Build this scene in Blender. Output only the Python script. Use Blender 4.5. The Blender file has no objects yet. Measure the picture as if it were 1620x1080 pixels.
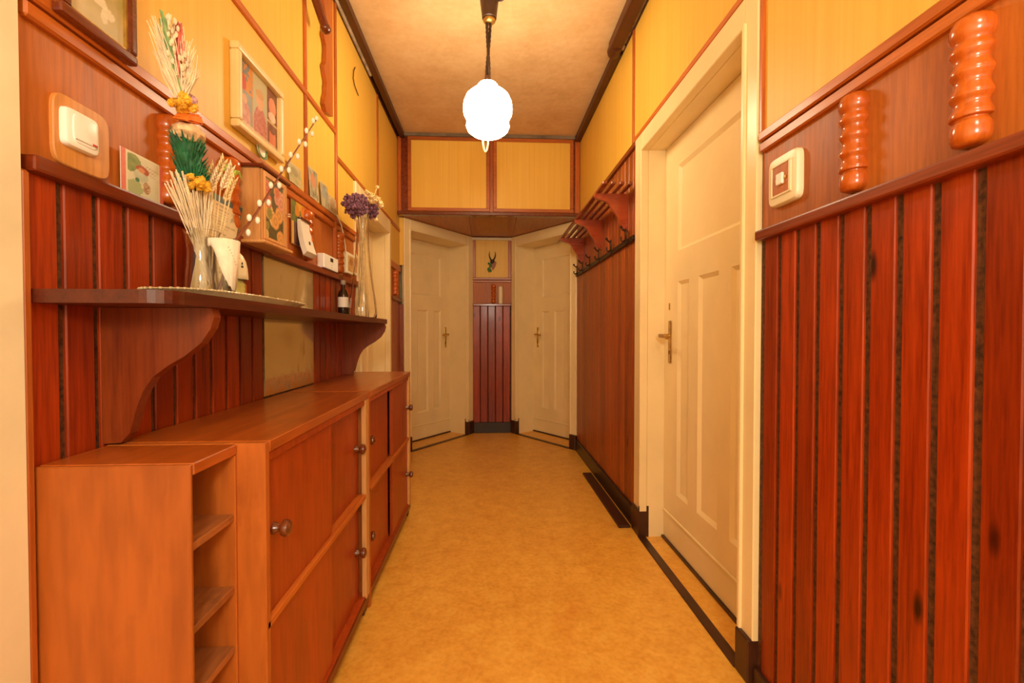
import bpy, bmesh, math, random
from mathutils import Vector, Matrix
random.seed(7)
PI = math.pi
C = bpy.context.scene.collection
S = bpy.context.scene

# ------------------------------------------------------------------ camera
cam = bpy.data.objects.new('camera', bpy.data.cameras.new('camera')); C.objects.link(cam)
cam.location = (0, 0, 1.05)
cam.rotation_euler = (math.radians(90 - 1.033), 0, -math.radians(3.021))
cam.data.sensor_width = 36.0; cam.data.lens = 36.0 * 720 / 1620
cam.data.clip_start = 0.02
S.camera = cam
# ------------------------------------------------------------------ world, lights, exposure
W = bpy.data.worlds.new('world'); S.world = W; W.use_nodes = True
W.node_tree.nodes['Background'].inputs[0].default_value = (1.0, .72, .42, 1)
W.node_tree.nodes['Background'].inputs[1].default_value = 0.0
def point_lamp(name, loc, power, col, radius):
    l = bpy.data.lights.new(name, 'POINT'); l.energy = power; l.color = col; l.shadow_soft_size = radius
    o = bpy.data.objects.new(name, l); C.objects.link(o); o.location = loc
    return o
FLASH = 56.0; ROOM = 11.0; GLOBE = 28.0
point_lamp('photo_flash', (.06, -.95, 1.58), FLASH, (1.0, .95, .80), .15)
point_lamp('hall_lamp_behind', (.48, -.10, 2.05), ROOM, (1.0, .92, .74), .12)
S.view_settings.view_transform = 'Standard'; S.view_settings.look = 'None'
S.view_settings.gamma = 1.0; S.view_settings.use_curve_mapping = False
S.view_settings.exposure = 0.32

# ------------------------------------------------------------------ materials
def new_mat(name):
    m = bpy.data.materials.new(name); m.use_nodes = True
    nt = m.node_tree; b = nt.nodes['Principled BSDF']
    return m, nt, b
def lnk(nt, a, b): nt.links.new(a, b)
def ramp(nt, fac, stops):
    r = nt.nodes.new('ShaderNodeValToRGB'); e = r.color_ramp.elements
    while len(e) > len(stops): e.remove(e[-1])
    while len(e) < len(stops): e.new(1)
    for i, (p, c) in enumerate(stops):
        e[i].position = p; e[i].color = (*c, 1)
    lnk(nt, fac, r.inputs[0]); return r.outputs[0]
def mixc(nt, fac, a, b, mode='MIX'):
    n = nt.nodes.new('ShaderNodeMix'); n.data_type = 'RGBA'; n.blend_type = mode
    if hasattr(fac, 'links'): lnk(nt, fac, n.inputs[0])
    else: n.inputs[0].default_value = fac
    for s, v in ((6, a), (7, b)):
        if hasattr(v, 'links'): lnk(nt, v, n.inputs[s])
        else: n.inputs[s].default_value = (*v, 1)
    return n.outputs[2]
def coords(nt, scale, rnd=True):
    tc = nt.nodes.new('ShaderNodeTexCoord'); out = tc.outputs['Object']
    if rnd:
        oi = nt.nodes.new('ShaderNodeObjectInfo')
        v = nt.nodes.new('ShaderNodeVectorMath'); v.operation = 'SCALE'; v.inputs[0].default_value = (37, 53, 71)
        lnk(nt, oi.outputs['Random'], v.inputs['Scale'])
        a = nt.nodes.new('ShaderNodeVectorMath'); a.operation = 'ADD'
        lnk(nt, out, a.inputs[0]); lnk(nt, v.outputs[0], a.inputs[1]); out = a.outputs[0]
    mp = nt.nodes.new('ShaderNodeMapping'); mp.inputs['Scale'].default_value = scale
    lnk(nt, out, mp.inputs[0]); return mp.outputs[0]
def noise(nt, vec, scale, detail=3, rough=.55, dist=0):
    n = nt.nodes.new('ShaderNodeTexNoise'); n.inputs['Scale'].default_value = scale
    n.inputs['Detail'].default_value = detail; n.inputs['Roughness'].default_value = rough; n.inputs['Distortion'].default_value = dist
    lnk(nt, vec, n.inputs['Vector']); return n.outputs[0]
def bump(nt, b, h, strength, dist=.002):
    n = nt.nodes.new('ShaderNodeBump'); n.inputs['Strength'].default_value = strength; n.inputs['Distance'].default_value = dist
    lnk(nt, h, n.inputs['Height']); lnk(nt, n.outputs[0], b.inputs['Normal'])
def wood(name, dark, light, axis='Z', rough=.3, knots=0.0, coat=.0, vary=.25, across=45, along=2.2, stain=None, spec=.5):
    m, nt, b = new_mat(name)
    sc = {'Z': (across, across, along), 'Y': (across, along, across), 'X': (along, across, across)}[axis]
    v = coords(nt, sc)
    f = noise(nt, v, 1.0, 4, .6, .6)
    col = ramp(nt, f, [(.28, dark), (.68, light)])
    fine = noise(nt, coords(nt, tuple(s * 4.5 for s in sc)), 1.0, 2, .6)
    col = mixc(nt, .35, col, ramp(nt, fine, [(.3, tuple(c * .55 for c in dark)), (.62, light)]), 'MIX')
    big = noise(nt, coords(nt, tuple(max(s * .09, .8) for s in sc)), 1.0, 2)
    col = mixc(nt, .8, col, ramp(nt, big, [(.3, (.72, .66, .6)), (.6, (1.05, 1.05, 1.05))]), 'MULTIPLY')
    if vary:
        oi = nt.nodes.new('ShaderNodeObjectInfo')
        h = nt.nodes.new('ShaderNodeHueSaturation')
        mr = nt.nodes.new('ShaderNodeMapRange'); mr.inputs[3].default_value = 1 - vary; mr.inputs[4].default_value = 1 + vary
        lnk(nt, oi.outputs['Random'], mr.inputs[0]); lnk(nt, mr.outputs[0], h.inputs['Value']); lnk(nt, col, h.inputs['Color'])
        col = h.outputs[0]
    if knots:
        ks = {'Z': (7, 7, 2.3), 'Y': (7, 2.3, 7), 'X': (2.3, 7, 7)}[axis]
        vo = nt.nodes.new('ShaderNodeTexVoronoi'); vo.inputs['Scale'].default_value = 1.0; vo.inputs['Randomness'].default_value = 1
        lnk(nt, coords(nt, ks), vo.inputs['Vector'])
        kf = ramp(nt, vo.outputs['Distance'], [(.045 * knots, (1, 1, 1)), (.095 * knots, (0, 0, 0))])
        col = mixc(nt, kf, col, tuple(c * .16 for c in dark))
    if stain:
        st = noise(nt, coords(nt, (5, 5, 3)), 1.0, 5, .7)
        col = mixc(nt, ramp(nt, st, [(.56, (0, 0, 0)), (.72, (.8, .8, .8))]), col, stain)
    lnk(nt, col, b.inputs['Base Color'])
    rr = nt.nodes.new('ShaderNodeMapRange'); rr.inputs[3].default_value = rough - .06; rr.inputs[4].default_value = rough + .12
    lnk(nt, f, rr.inputs[0]); lnk(nt, rr.outputs[0], b.inputs['Roughness'])
    b.inputs['Coat Weight'].default_value = coat; b.inputs['Coat Roughness'].default_value = .12
    b.inputs['Specular IOR Level'].default_value = spec
    bump(nt, b, fine, .12, .001)
    return m
def paint(name, col, rough=.4, mott=.06, scale=8, metallic=0.0, spec=.5, bmp=0.0):
    m, nt, b = new_mat(name)
    n = noise(nt, coords(nt, (scale, scale, scale)), 1.0, 4)
    c = ramp(nt, n, [(.3, tuple(max(0, x * (1 - mott * 2)) for x in col)), (.65, tuple(min(1, x * (1 + mott)) for x in col))])
    lnk(nt, c, b.inputs['Base Color']); b.inputs['Roughness'].default_value = rough; b.inputs['Metallic'].default_value = metallic
    b.inputs['Specular IOR Level'].default_value = spec
    if bmp: bump(nt, b, noise(nt, coords(nt, (scale * 6,) * 3), 1.0, 3), bmp, .004)
    return m
def glass(name, tint=(1, 1, 1), rough=.02):
    m, nt, b = new_mat(name)
    n = noise(nt, coords(nt, (20, 20, 20)), 1.0, 2)
    lnk(nt, ramp(nt, n, [(.3, tint), (.7, tuple(min(1, t * 1.02) for t in tint))]), b.inputs['Base Color'])
    b.inputs['Transmission Weight'].default_value = 1; b.inputs['Roughness'].default_value = rough; b.inputs['IOR'].default_value = 1.45
    return m

def laminate():
    m, nt, b = new_mat('yellow_woodgrain_laminate')
    f = noise(nt, coords(nt, (60, 60, .9)), 1.0, 4, .6, .3)
    col = ramp(nt, f, [(.30, (.80, .47, .066)), (.5, (.84, .51, .082)), (.75, (.87, .555, .104))])
    big = noise(nt, coords(nt, (2, 2, 1)), 1.0, 2)
    col = mixc(nt, 1.0, col, ramp(nt, big, [(.3, (.95, .92, .88)), (.6, (1, 1, 1))]), 'MULTIPLY')
    lnk(nt, col, b.inputs['Base Color']); b.inputs['Roughness'].default_value = .46; b.inputs['Specular IOR Level'].default_value = .4
    return m
M = {}
M['plank'] = wood('red_varnished_pine', (.18, .014, .0015), (.41, .044, .003), 'Z', .30, 1.0, .08, .24, spec=.35)
M['plank_old'] = wood('brown_red_pine', (.21, .034, .004), (.46, .095, .010), 'Z', .36, 1.0, .08, .22)
M['groove'] = paint('dark_brown_groove', (.105, .036, .011), .7, .35, 90, bmp=.3)
M['rail_y'] = wood('rail_wood', (.15, .019, .002), (.26, .038, .004), 'Y', .34, 0, .1, .08)
M['rail_x'] = wood('rail_wood_x', (.26, .040, .004), (.42, .075, .008), 'X', .28, 0, .3, .08)
M['mould_y'] = wood('moulding_wood', (.46, .10, .010), (.62, .158, .016), 'Y', .36, 0, .08, .06)
M['mould_x'] = wood('moulding_wood_x', (.34, .075, .01), (.5, .13, .02), 'X', .33, 0, .2, .06)
M['mould_z'] = wood('batten_wood', (.38, .080, .01), (.56, .14, .018), 'Z', .35, 0, .2, .06)
M['band'] = wood('orange_plywood', (.36, .088, .009), (.53, .150, .019), 'Z', .45, 0, .0, .05, 26, 1.6)
M['spindle'] = wood('turned_wood', (.42, .075, .006), (.60, .125, .010), 'Z', .2, 0, .5, .05, 25, 4)
M['yellow'] = laminate()
M['cream'] = paint('cream_paint', (.92, .73, .40), .28, .04, 3)
M['cream_edge'] = paint('cream_plain_paint', (.80, .69, .47), .45, .06, 4)
M['cab'] = wood('orange_cabinet_wood', (.34, .045, .003), (.46, .068, .005), 'Z', .36, 0, .08, .06, 12, 1.6)
M['cab_side'] = wood('cabinet_side_wood', (.37, .086, .010), (.49, .128, .016), 'Z', .42, .35, .0, .04, 10, 1.5, stain=(.28, .058, .007))
M['cab_top'] = wood('cabinet_top_wood', (.38, .080, .009), (.52, .120, .014), 'Y', .28, 0, .25, .04, 9, 1.2)
M['cab_worn'] = wood('worn_shelf_wood', (.26, .075, .014), (.46, .16, .04), 'Y', .55, 0, 0, .1, 20, 2, stain=(.14, .05, .014))
M['stile'] = wood('pale_raw_wood', (.62, .30, .09), (.74, .40, .14), 'Z', .55, 0, 0, .1, 30, 2)
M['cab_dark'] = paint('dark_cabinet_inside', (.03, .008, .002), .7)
M['knob'] = wood('dark_knob_wood', (.10, .022, .006), (.19, .045, .012), 'X', .25, 0, .5, .1)
M['shelf'] = wood('dark_red_shelf_wood', (.050, .006, .0015), (.115, .015, .002), 'Y', .36, 0, .08, .05)
M['bracket'] = wood('shelf_bracket_wood', (.17, .023, .003), (.29, .050, .006), 'Z', .36, .8, .05, .1)
M['black'] = paint('black_brown_gloss', (.022, .009, .004), .35, .2)
M['socle'] = paint('dark_brown_paint', (.055, .016, .006), .38, .2)
M['cornice'] = paint('dark_brown_cornice', (.075, .019, .005), .4, .15)
M['greypipe'] = paint('old_grey_metal', (.42, .33, .25), .45, .25, 15)
M['brass'] = paint('aged_brass', (.52, .32, .09), .32, .2, 20, metallic=.85)
M['white'] = paint('white_plastic', (.93, .91, .87), .3, .02)
M['ivory'] = paint('ivory_plastic', (.86, .76, .52), .35, .03)
M['yellowwood'] = wood('pale_veneer_board', (.66, .26, .055), (.80, .36, .09), 'Z', .4, 0, 0, 0, 22, 1.6)
M['keybox'] = wood('light_box_wood', (.66, .30, .09), (.80, .42, .15), 'Z', .5, 0, 0, .05, 20, 2, stain=(.46, .17, .04))
M['frame_dark'] = wood('dark_frame_wood', (.10, .014, .004), (.18, .030, .008), 'Y', .22, 0, .5, .05)
M['gold'] = paint('gold_edge', (.55, .34, .08), .35, .2, 30, metallic=.7)
M['frame_cream'] = paint('cream_gilt_frame', (.84, .62, .28), .38, .06, 10)
M['glass'] = glass('clear_glass', (.98, .97, .93))
M['tray_glass'] = glass('pressed_glass', (.86, .72, .44), .25)
M['tray_glass'].node_tree.nodes['Principled BSDF'].inputs['Transmission Weight'].default_value = .35
M['straw'] = paint('dry_straw', (.80, .58, .30), .7, .15, 40)
M['straw_pale'] = paint('pale_wheat', (.86, .70, .48), .7, .12, 40)
M['straw_red'] = paint('dyed_red_wheat', (.72, .16, .12), .7, .2, 40)
M['straw_green'] = paint('dyed_green_wheat', (.20, .34, .12), .7, .2, 40)
M['fl_yellow'] = paint('yellow_strawflower', (.85, .45, .03), .6, .2, 60)
M['fl_orange'] = paint('orange_dried_flower', (.80, .20, .015), .7, .2, 60)
M['fl_beige'] = paint('beige_dried_flower', (.74, .50, .28), .75, .2, 60)
M['fl_pink'] = paint('lilac_dried_flower', (.62, .36, .42), .75, .2, 60)
M['green'] = paint('dyed_green_sprig', (.010, .13, .045), .6, .3, 60)
M['leafgreen'] = paint('yellow_green_leaf', (.35, .42, .06), .6, .2, 40)
M['purple'] = paint('purple_statice', (.24, .10, .17), .8, .35, 80)
M['fl_cream'] = paint('cream_strawflower', (.84, .62, .30), .7, .2, 60)
M['twig'] = paint('willow_bark', (.22, .055, .02), .5, .2, 40)
M['catkin'] = paint('white_catkin', (.93, .89, .78), .8, .05, 80)
M['lace'] = paint('white_lace', (.90, .80, .64), .7, .05, 60)
M['bottle'] = paint('dark_bottle_glass', (.03, .012, .006), .08, .2)
M['porcelain'] = paint('white_porcelain', (.92, .84, .64), .3, .03)
M['amber'] = paint('amber_glass', (.45, .14, .02), .2, .2)
M['greenglass'] = paint('yellow_green_glass', (.62, .58, .20), .2, .1)
M['mat'] = wood('dark_plank_on_floor', (.040, .008, .003), (.075, .016, .006), 'Y', .45, 0, 0, 0)
M['iron'] = paint('dark_iron', (.030, .010, .005), .35, .2, 20, metallic=.4)
M['rack'] = wood('dark_red_rack_wood', (.12, .014, .002), (.24, .034, .005), 'Y', .25, 0, .4, .1)
M['rack_arm'] = wood('red_rack_arm_wood', (.26, .030, .003), (.40, .055, .006), 'X', .25, 0, .4, .1)
M['soffit'] = wood('plywood_soffit', (.36, .115, .020), (.50, .18, .035), 'Y', .35, 0, .1, .12, 14, 1.2)
M['greyboard'] = paint('grey_dusty_board', (.20, .15, .10), .7, .2)
M['lampbrown'] = paint('brown_bakelite', (.060, .022, .010), .4, .1)
M['cord'] = paint('brown_cord', (.045, .020, .010), .6, .2, 60)
M['cordpale'] = paint('cream_cord', (.88, .70, .36), .5, .05)
M['horn'] = paint('dark_horn', (.05, .022, .010), .4, .3, 30)
M['fur'] = paint('brown_shield', (.34, .10, .02), .5, .2)
M['markred'] = paint('red_marker', (.55, .03, .01), .4, .1)
M['paper'] = paint('white_paper', (.86, .80, .72), .6, .03)
M['shieldgreen'] = paint('green_ribbon', (.07, .20, .03), .6, .3, 40)

def floor_mat():
    m, nt, b = new_mat('orange_linoleum')
    v = coords(nt, (1, 1, 1), False)
    a = noise(nt, v, 16, 5, .62); f = noise(nt, v, 3.0, 4, .6); g = noise(nt, v, 55, 3, .6)
    col = ramp(nt, a, [(.3, (.74, .33, .036)), (.5, (.86, .43, .055)), (.7, (.93, .53, .09))])
    col = mixc(nt, .55, col, ramp(nt, f, [(.35, (.82, .70, .55)), (.6, (1, 1, 1))]), 'MULTIPLY')
    col = mixc(nt, .3, col, ramp(nt, g, [(.35, (.68, .29, .03)), (.6, (.92, .54, .12))]))
    st = noise(nt, v, 5.5, 3, .5)
    col = mixc(nt, ramp(nt, st, [(.62, (0, 0, 0)), (.78, (.45, .45, .45))]), col, (.66, .20, .02))
    lnk(nt, col, b.inputs['Base Color']); b.inputs['Roughness'].default_value = .36
    bump(nt, b, g, .05, .001); return m
M['floor'] = floor_mat()
def ceil_mat():
    m, nt, b = new_mat('stained_plaster')
    v = coords(nt, (1, 1, 1), False)
    a = noise(nt, v, 3.2, 5, .65); f = noise(nt, v, 24, 4, .6)
    col = ramp(nt, a, [(.3, (.60, .355, .165)), (.5, (.72, .47, .24)), (.7, (.80, .57, .33))])
    col = mixc(nt, .25, col, ramp(nt, f, [(.3, (.62, .37, .17)), (.65, (.82, .59, .34))]))
    lnk(nt, col, b.inputs['Base Color']); b.inputs['Roughness'].default_value = .75
    bump(nt, b, f, .35, .006); return m
M['ceiling'] = ceil_mat()
def mirror_mat():
    m, nt, b = new_mat('tarnished_mirror')
    v = coords(nt, (1, 1, 1), False)
    n = noise(nt, coords(nt, (1, 14, 5), False), 1.0, 4, .65)
    tc = nt.nodes.new('ShaderNodeTexCoord'); sp = nt.nodes.new('ShaderNodeSeparateXYZ'); lnk(nt, tc.outputs['Generated'], sp.inputs[0])
    ad = nt.nodes.new('ShaderNodeMath'); ad.operation = 'MULTIPLY_ADD'; ad.inputs[1].default_value = .45; lnk(nt, n, ad.inputs[0]); lnk(nt, sp.outputs[2], ad.inputs[2])
    foot = ramp(nt, ad.outputs[0], [(.24, (1, 1, 1)), (.36, (0, 0, 0))])
    blot = ramp(nt, n, [(.60, (0, 0, 0)), (.70, (.8, .8, .8))])
    col = mixc(nt, foot, (.66, .52, .28), (.52, .22, .05))
    col = mixc(nt, blot, col, (.38, .22, .07))
    lnk(nt, col, b.inputs['Base Color']); b.inputs['Roughness'].default_value = .10
    mt = nt.nodes.new('ShaderNodeMath'); mt.operation = 'MULTIPLY_ADD'; mt.inputs[1].default_value = -.55; mt.inputs[2].default_value = .75
    lnk(nt, foot, mt.inputs[0]); lnk(nt, mt.outputs[0], b.inputs['Metallic'])
    return m
M['mirror'] = mirror_mat()
def emit_mat():
    m, nt, b = new_mat('lit_opal_glass')
    b.inputs['Base Color'].default_value = (.95, .9, .8, 1)
    b.inputs['Emission Color'].default_value = (1.0, .83, .53, 1); b.inputs['Emission Strength'].default_value = GLOBE
    b.inputs['Roughness'].default_value = .2; return m
M['opal'] = emit_mat()
def print_mat(name, rough):
    m, nt, b = new_mat(name)
    a = nt.nodes.new('ShaderNodeVertexColor'); a.layer_name = 'ink'
    lnk(nt, a.outputs[0], b.inputs['Base Color']); b.inputs['Roughness'].default_value = rough
    return m
M['print'] = print_mat('printed_paper', .5)
M['print_gloss'] = print_mat('printed_glossy', .22)

# ------------------------------------------------------------------ builders
def bm_box(bm, x0, x1, y0, y1, z0, z1, bev=0.0, seg=1):
    x0, x1 = sorted((x0, x1)); y0, y1 = sorted((y0, y1)); z0, z1 = sorted((z0, z1))
    vs = [bm.verts.new(p) for p in ((x0, y0, z0), (x1, y0, z0), (x1, y1, z0), (x0, y1, z0), (x0, y0, z1), (x1, y0, z1), (x1, y1, z1), (x0, y1, z1))]
    fs = [bm.faces.new([vs[i] for i in q]) for q in ((0, 3, 2, 1), (4, 5, 6, 7), (0, 1, 5, 4), (1, 2, 6, 5), (2, 3, 7, 6), (3, 0, 4, 7))]
    if bev:
        es = list({e for f in fs for e in f.edges})
        bmesh.ops.bevel(bm, geom=es, offset=bev, segments=seg, affect='EDGES', profile=.6)
def bm_prism(bm, pts, d):
    """extrude a closed 3-D polygon by vector d"""
    d = Vector(d); a = [bm.verts.new(Vector(p)) for p in pts]; b = [bm.verts.new(Vector(p) + d) for p in pts]
    n = len(a); bm.faces.new(a); bm.faces.new(b[::-1])
    for i in range(n): bm.faces.new((a[i], b[i], b[(i + 1) % n], a[(i + 1) % n])[::-1])
def frame_of(ax):
    ax = Vector(ax).normalized(); t = Vector((0, 0, 1)) if abs(ax.z) < .9 else Vector((1, 0, 0))
    u = ax.cross(t).normalized(); return ax, u, ax.cross(u)
def bm_lathe(bm, base, axis, prof, seg=20, closed=True):
    """prof: (radius, height along axis)"""
    ax, u, v = frame_of(axis); base = Vector(base); rings = []
    for r, h in prof:
        if r < 1e-5: rings.append([bm.verts.new(base + ax * h)])
        else: rings.append([bm.verts.new(base + ax * h + (u * math.cos(2 * PI * i / seg) + v * math.sin(2 * PI * i / seg)) * r) for i in range(seg)])
    for a, b in zip(rings, rings[1:]):
        for i in range(seg):
            j = (i + 1) % seg
            if len(a) == 1 and len(b) == 1: continue
            if len(a) == 1: bm.faces.new((a[0], b[j], b[i]))
            elif len(b) == 1: bm.faces.new((a[i], a[j], b[0]))
            else: bm.faces.new((a[i], a[j], b[j], b[i]))
    if closed:
        if len(rings[0]) > 1: bm.faces.new(rings[0][::-1])
        if len(rings[-1]) > 1: bm.faces.new(rings[-1])
def bm_tube(bm, pts, r, seg=8, taper=1.0):
    pts = [Vector(p) for p in pts]; n = len(pts); rings = []
    u0 = None
    for k, p in enumerate(pts):
        t = (pts[min(k + 1, n - 1)] - pts[max(k - 1, 0)]).normalized()
        if u0 is None: _, u0, _ = frame_of(t)
        u = (u0 - t * u0.dot(t)).normalized(); v = t.cross(u); u0 = u
        rr = (r[k] if isinstance(r, (list, tuple)) else r * (1 + (taper - 1) * k / (n - 1)))
        rings.append([bm.verts.new(p + (u * math.cos(2 * PI * i / seg) + v * math.sin(2 * PI * i / seg)) * rr) for i in range(seg)])
    for a, b in zip(rings, rings[1:]):
        for i in range(seg):
            j = (i + 1) % seg; bm.faces.new((a[i], a[j], b[j], b[i]))
    bm.faces.new(rings[0][::-1]); bm.faces.new(rings[-1])
def bm_ball(bm, c, rx, ry, rz, u=10, v=7, jit=0.0):
    mt = Matrix.Translation(Vector(c)) @ Matrix.Diagonal((rx, ry, rz, 1))
    r = bmesh.ops.create_uvsphere(bm, u_segments=u, v_segments=v, radius=1.0, matrix=mt)
    if jit:
        for w in r['verts']:
            d = w.co - Vector(c); w.co = Vector(c) + d * (1 + random.uniform(-jit, jit))
def BM(*calls):
    bm = bmesh.new()
    for f, *a in calls: f(bm, *a)
    return bm
def base_of(parent):
    p = Vector((0, 0, 0))
    while parent is not None: p += parent.location; parent = parent.parent
    return p
def obj(name, bm, mat, parent=None, smooth=False, origin=None, angle=None):
    """link a bmesh in world coordinates as one object whose origin sits at its own centre"""
    if not bm.verts: raise ValueError(name)
    bmesh.ops.recalc_face_normals(bm, faces=bm.faces)
    if origin is None:
        lo = Vector([min(v.co[i] for v in bm.verts) for i in range(3)]); hi = Vector([max(v.co[i] for v in bm.verts) for i in range(3)])
        origin = (lo + hi) / 2
        if parent is None: origin.z = lo.z
    origin = Vector(origin)
    bmesh.ops.translate(bm, verts=bm.verts, vec=-origin)
    me = bpy.data.meshes.new(name); bm.to_mesh(me); bm.free()
    me.materials.append(M[mat] if isinstance(mat, str) else mat)
    if smooth:
        for p in me.polygons: p.use_smooth = True
        me.set_sharp_from_angle(angle=math.radians(angle or 40))
    o = bpy.data.objects.new(name, me); C.objects.link(o)
    if parent is not None: o.parent = parent
    o.location = origin - base_of(parent)
    return o
def clone(o, delta, parent='same'):
    c = o.copy(); C.objects.link(c); c.location = o.location + Vector(delta)
    return c
def tag(o, label, cat, group=None):
    o['label'] = label; o['category'] = cat
    if group: o['group'] = group
    return o
def thing(name, label, cat, loc, group=None):
    o = bpy.data.objects.new(name, None); C.objects.link(o); o.location = loc; o.empty_display_size = .05
    return tag(o, label, cat, group)
def struct(name, label=None, bm=None, mat=None, loc=None):
    if bm is None:
        o = bpy.data.objects.new(name, None); C.objects.link(o); o.location = loc or (0, 0, 0)
    else: o = obj(name, bm, mat)
    o['kind'] = 'structure'
    if label: o['label'] = label; o['category'] = name.split('_')[0]
    return o
def printed(name, fn, nx, ny, o, u, v, parent, mat='print', thick=None):
    """flat print: grid spanned by u (width) and v (height) from corner o; fn(s,t)->rgb is its ink"""
    o, u, v = Vector(o), Vector(u), Vector(v)
    vs = [o + u * (i / nx) + v * (j / ny) for j in range(ny + 1) for i in range(nx + 1)]
    ctr = o + u / 2 + v / 2
    fs = [(j * (nx + 1) + i, j * (nx + 1) + i + 1, (j + 1) * (nx + 1) + i + 1, (j + 1) * (nx + 1) + i) for j in range(ny) for i in range(nx)]
    me = bpy.data.meshes.new(name); me.from_pydata([p - ctr for p in vs], [], fs)
    ca = me.color_attributes.new('ink', 'FLOAT_COLOR', 'POINT')
    for j in range(ny + 1):
        for i in range(nx + 1):
            ca.data[j * (nx + 1) + i].color = (*fn(i / nx, j / ny), 1)
    me.materials.append(M[mat]); ob = bpy.data.objects.new(name, me); C.objects.link(ob)
    if parent is not None: ob.parent = parent
    ob.location = ctr - base_of(parent); return ob

XL, XR, H = -.765, .797, 2.75
# left wall things grow towards +X, right wall things towards -X
def wx(side, d): return XL + d if side < 0 else XR - d      # d = how far proud of the finished wall face

# ------------------------------------------------------------------ floor, ceiling
floor = struct('floor', 'mottled orange linoleum hallway floor', BM((bm_box, -1.2, 1.25, -1.9, 5.3, -.05, 0)), 'floor')
ceiling = struct('ceiling', 'stained plaster hallway ceiling', BM((bm_box, -1.2, 1.25, -1.9, 5.3, H, H + .06)), 'ceiling')

# ------------------------------------------------------------------ walls: plank wainscot, plywood band, yellow panels
def plank_mesh(name, side, w, z0, z1, t=.0062, ch=.0022, back=-.0062, mat='plank'):
    """one plank with chamfered long edges, its face flush with the wall face"""
    bm = bmesh.new(); b = wx(side, back); f = wx(side, back + t); c = wx(side, back + t - ch)
    bm_prism(bm, [(b, 0, z0), (c, 0, z0), (f, ch, z0), (f, w - ch, z0), (c, w, z0), (b, w, z0)], (0, 0, z1 - z0))
    return bm
def planks(parent, side, y0, y1, pitch, gap, z0, z1, mat='plank'):
    first = None; y = y0
    while y < y1 - .012:
        w = min(pitch, y1 - y) - gap
        if w < .008: break
        if w < pitch - gap - 1e-4 or first is None:
            bm = plank_mesh('plank', side, w, z0, z1)
            bmesh.ops.translate(bm, verts=bm.verts, vec=(0, y, 0))
            o = obj('plank', bm, mat, parent)
            if first is None: first = (o, y)
        else: clone(first[0], (0, y - first[1], 0))
        y += pitch
SP = [(.0, 0), (.50, 0), (.82, .022), (.98, .065), (1.0, .105), (.94, .155), (.76, .190), (.70, .200), (.72, .207), (1.02, .216), (1.06, .232), (.98, .262), (.80, .300), (.76, .325), (.86, .352), (1.04, .372), (1.07, .392), (.98, .42),
      (.80, .462), (.75, .485), (.84, .515), (1.04, .545), (1.08, .568), (1.0, .595), (.80, .635), (.76, .655), (.88, .685), (1.07, .712), (1.09, .735), (1.0, .76), (.84, .785), (.82, .80), (1.0, .822), (1.10, .86), (1.10, .915), (.98, .955), (.72, .985), (.4, 1.0), (0, 1.0)]
def spindle(parent, side, y, z0=1.356, z1=1.566, r=.0275):
    bm = bmesh.new(); bm_lathe(bm, (wx(side, .004), y, z0), (0, 0, 1), [((1 - (1 - a) * .62 if .7 <= a <= 1.0 else a) * r, h * (z1 - z0)) for a, h in SP], 28)
    return obj('half_spindle', bm, 'spindle', parent, True, angle=50)
def wainscot(parent, side, y0, y1, pitch, gap, z0=0.0, mirror=None, off=0.0):
    if mirror:
        planks(parent, side, y0, mirror[0], pitch, gap, z0, 1.322); planks(parent, side, mirror[1], y1, pitch, gap, z0, 1.322)
    else: planks(parent, side, y0 + off, y1, pitch, gap, z0, 1.322)
    obj('chair_rail', BM((bm_box, wx(side, -.018), wx(side, .022), y0, y1, 1.318, 1.346, .005, 2)), 'rail_y', parent)
    obj('band_panel', BM((bm_box, wx(side, -.018), wx(side, -.003), y0, y1, 1.346, 1.575)), 'band', parent)
    obj('moulding', BM((bm_box, wx(side, -.018), wx(side, .010), y0, y1, 1.572, 1.600, .004)), 'mould_y', parent)
    obj('moulding', BM((bm_box, wx(side, -.018), wx(side, .014), y0, y1, 1.603, 1.630, .004)), 'mould_y', parent)
def ypanel(parent, side, y0, y1, z0, z1):
    obj('yellow_panel', BM((bm_box, wx(side, -.018), wx(side, -.002), y0 + .001, y1 - .001, z0, z1)), 'yellow', parent)
def vbat(parent, side, y, z0, z1, w=.022):
    obj('batten', BM((bm_box, wx(side, -.018), wx(side, .007), y - w / 2, y + w / 2, z0, z1, .003)), 'mould_z', parent)
def hbat(parent, side, y0, y1, z, w=.026):
    obj('batten', BM((bm_box, wx(side, -.018), wx(side, .007), y0, y1, z - w / 2, z + w / 2, .003)), 'mould_y', parent)

# left wall
bm = bmesh.new(); xb = XL - .006
bm_box(bm, xb - .25, xb, .78, 2.66, 0, H); bm_box(bm, xb - .25, xb, 2.66, 3.60, 1.832, H); bm_box(bm, xb - .25, xb, 3.60, 4.02, 0, H)
wl = struct('wall_left', 'left hallway wall with red plank wainscot, plywood band and yellow panels', bm, 'groove')
wainscot(wl, -1, .795, 2.66, .0735, .0135, mirror=(1.605, 2.055))
planks(wl, -1, 3.60, 4.0, .0735, .006, 0, 1.322, 'plank_old')
for o_ in (BM((bm_box, wx(-1, -.018), wx(-1, .02), 3.60, 4.0, 1.318, 1.346, .005)),): obj('chair_rail', o_, 'rail_y', wl)
obj('band_panel', BM((bm_box, wx(-1, -.018), wx(-1, -.003), 3.60, 4.0, 1.346, 1.575)), 'band', wl)
obj('moulding', BM((bm_box, wx(-1, -.018), wx(-1, .012), 3.60, 4.0, 1.575, 1.628, .004)), 'mould_y', wl)
obj('edge_trim', BM((bm_box, XL - .018, XL + .012, .78, .797, 0, 1.318, .004)), 'mould_z', wl)
for y in (1.135, 1.393, 1.965, 2.372): spindle(wl, -1, y)
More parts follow.
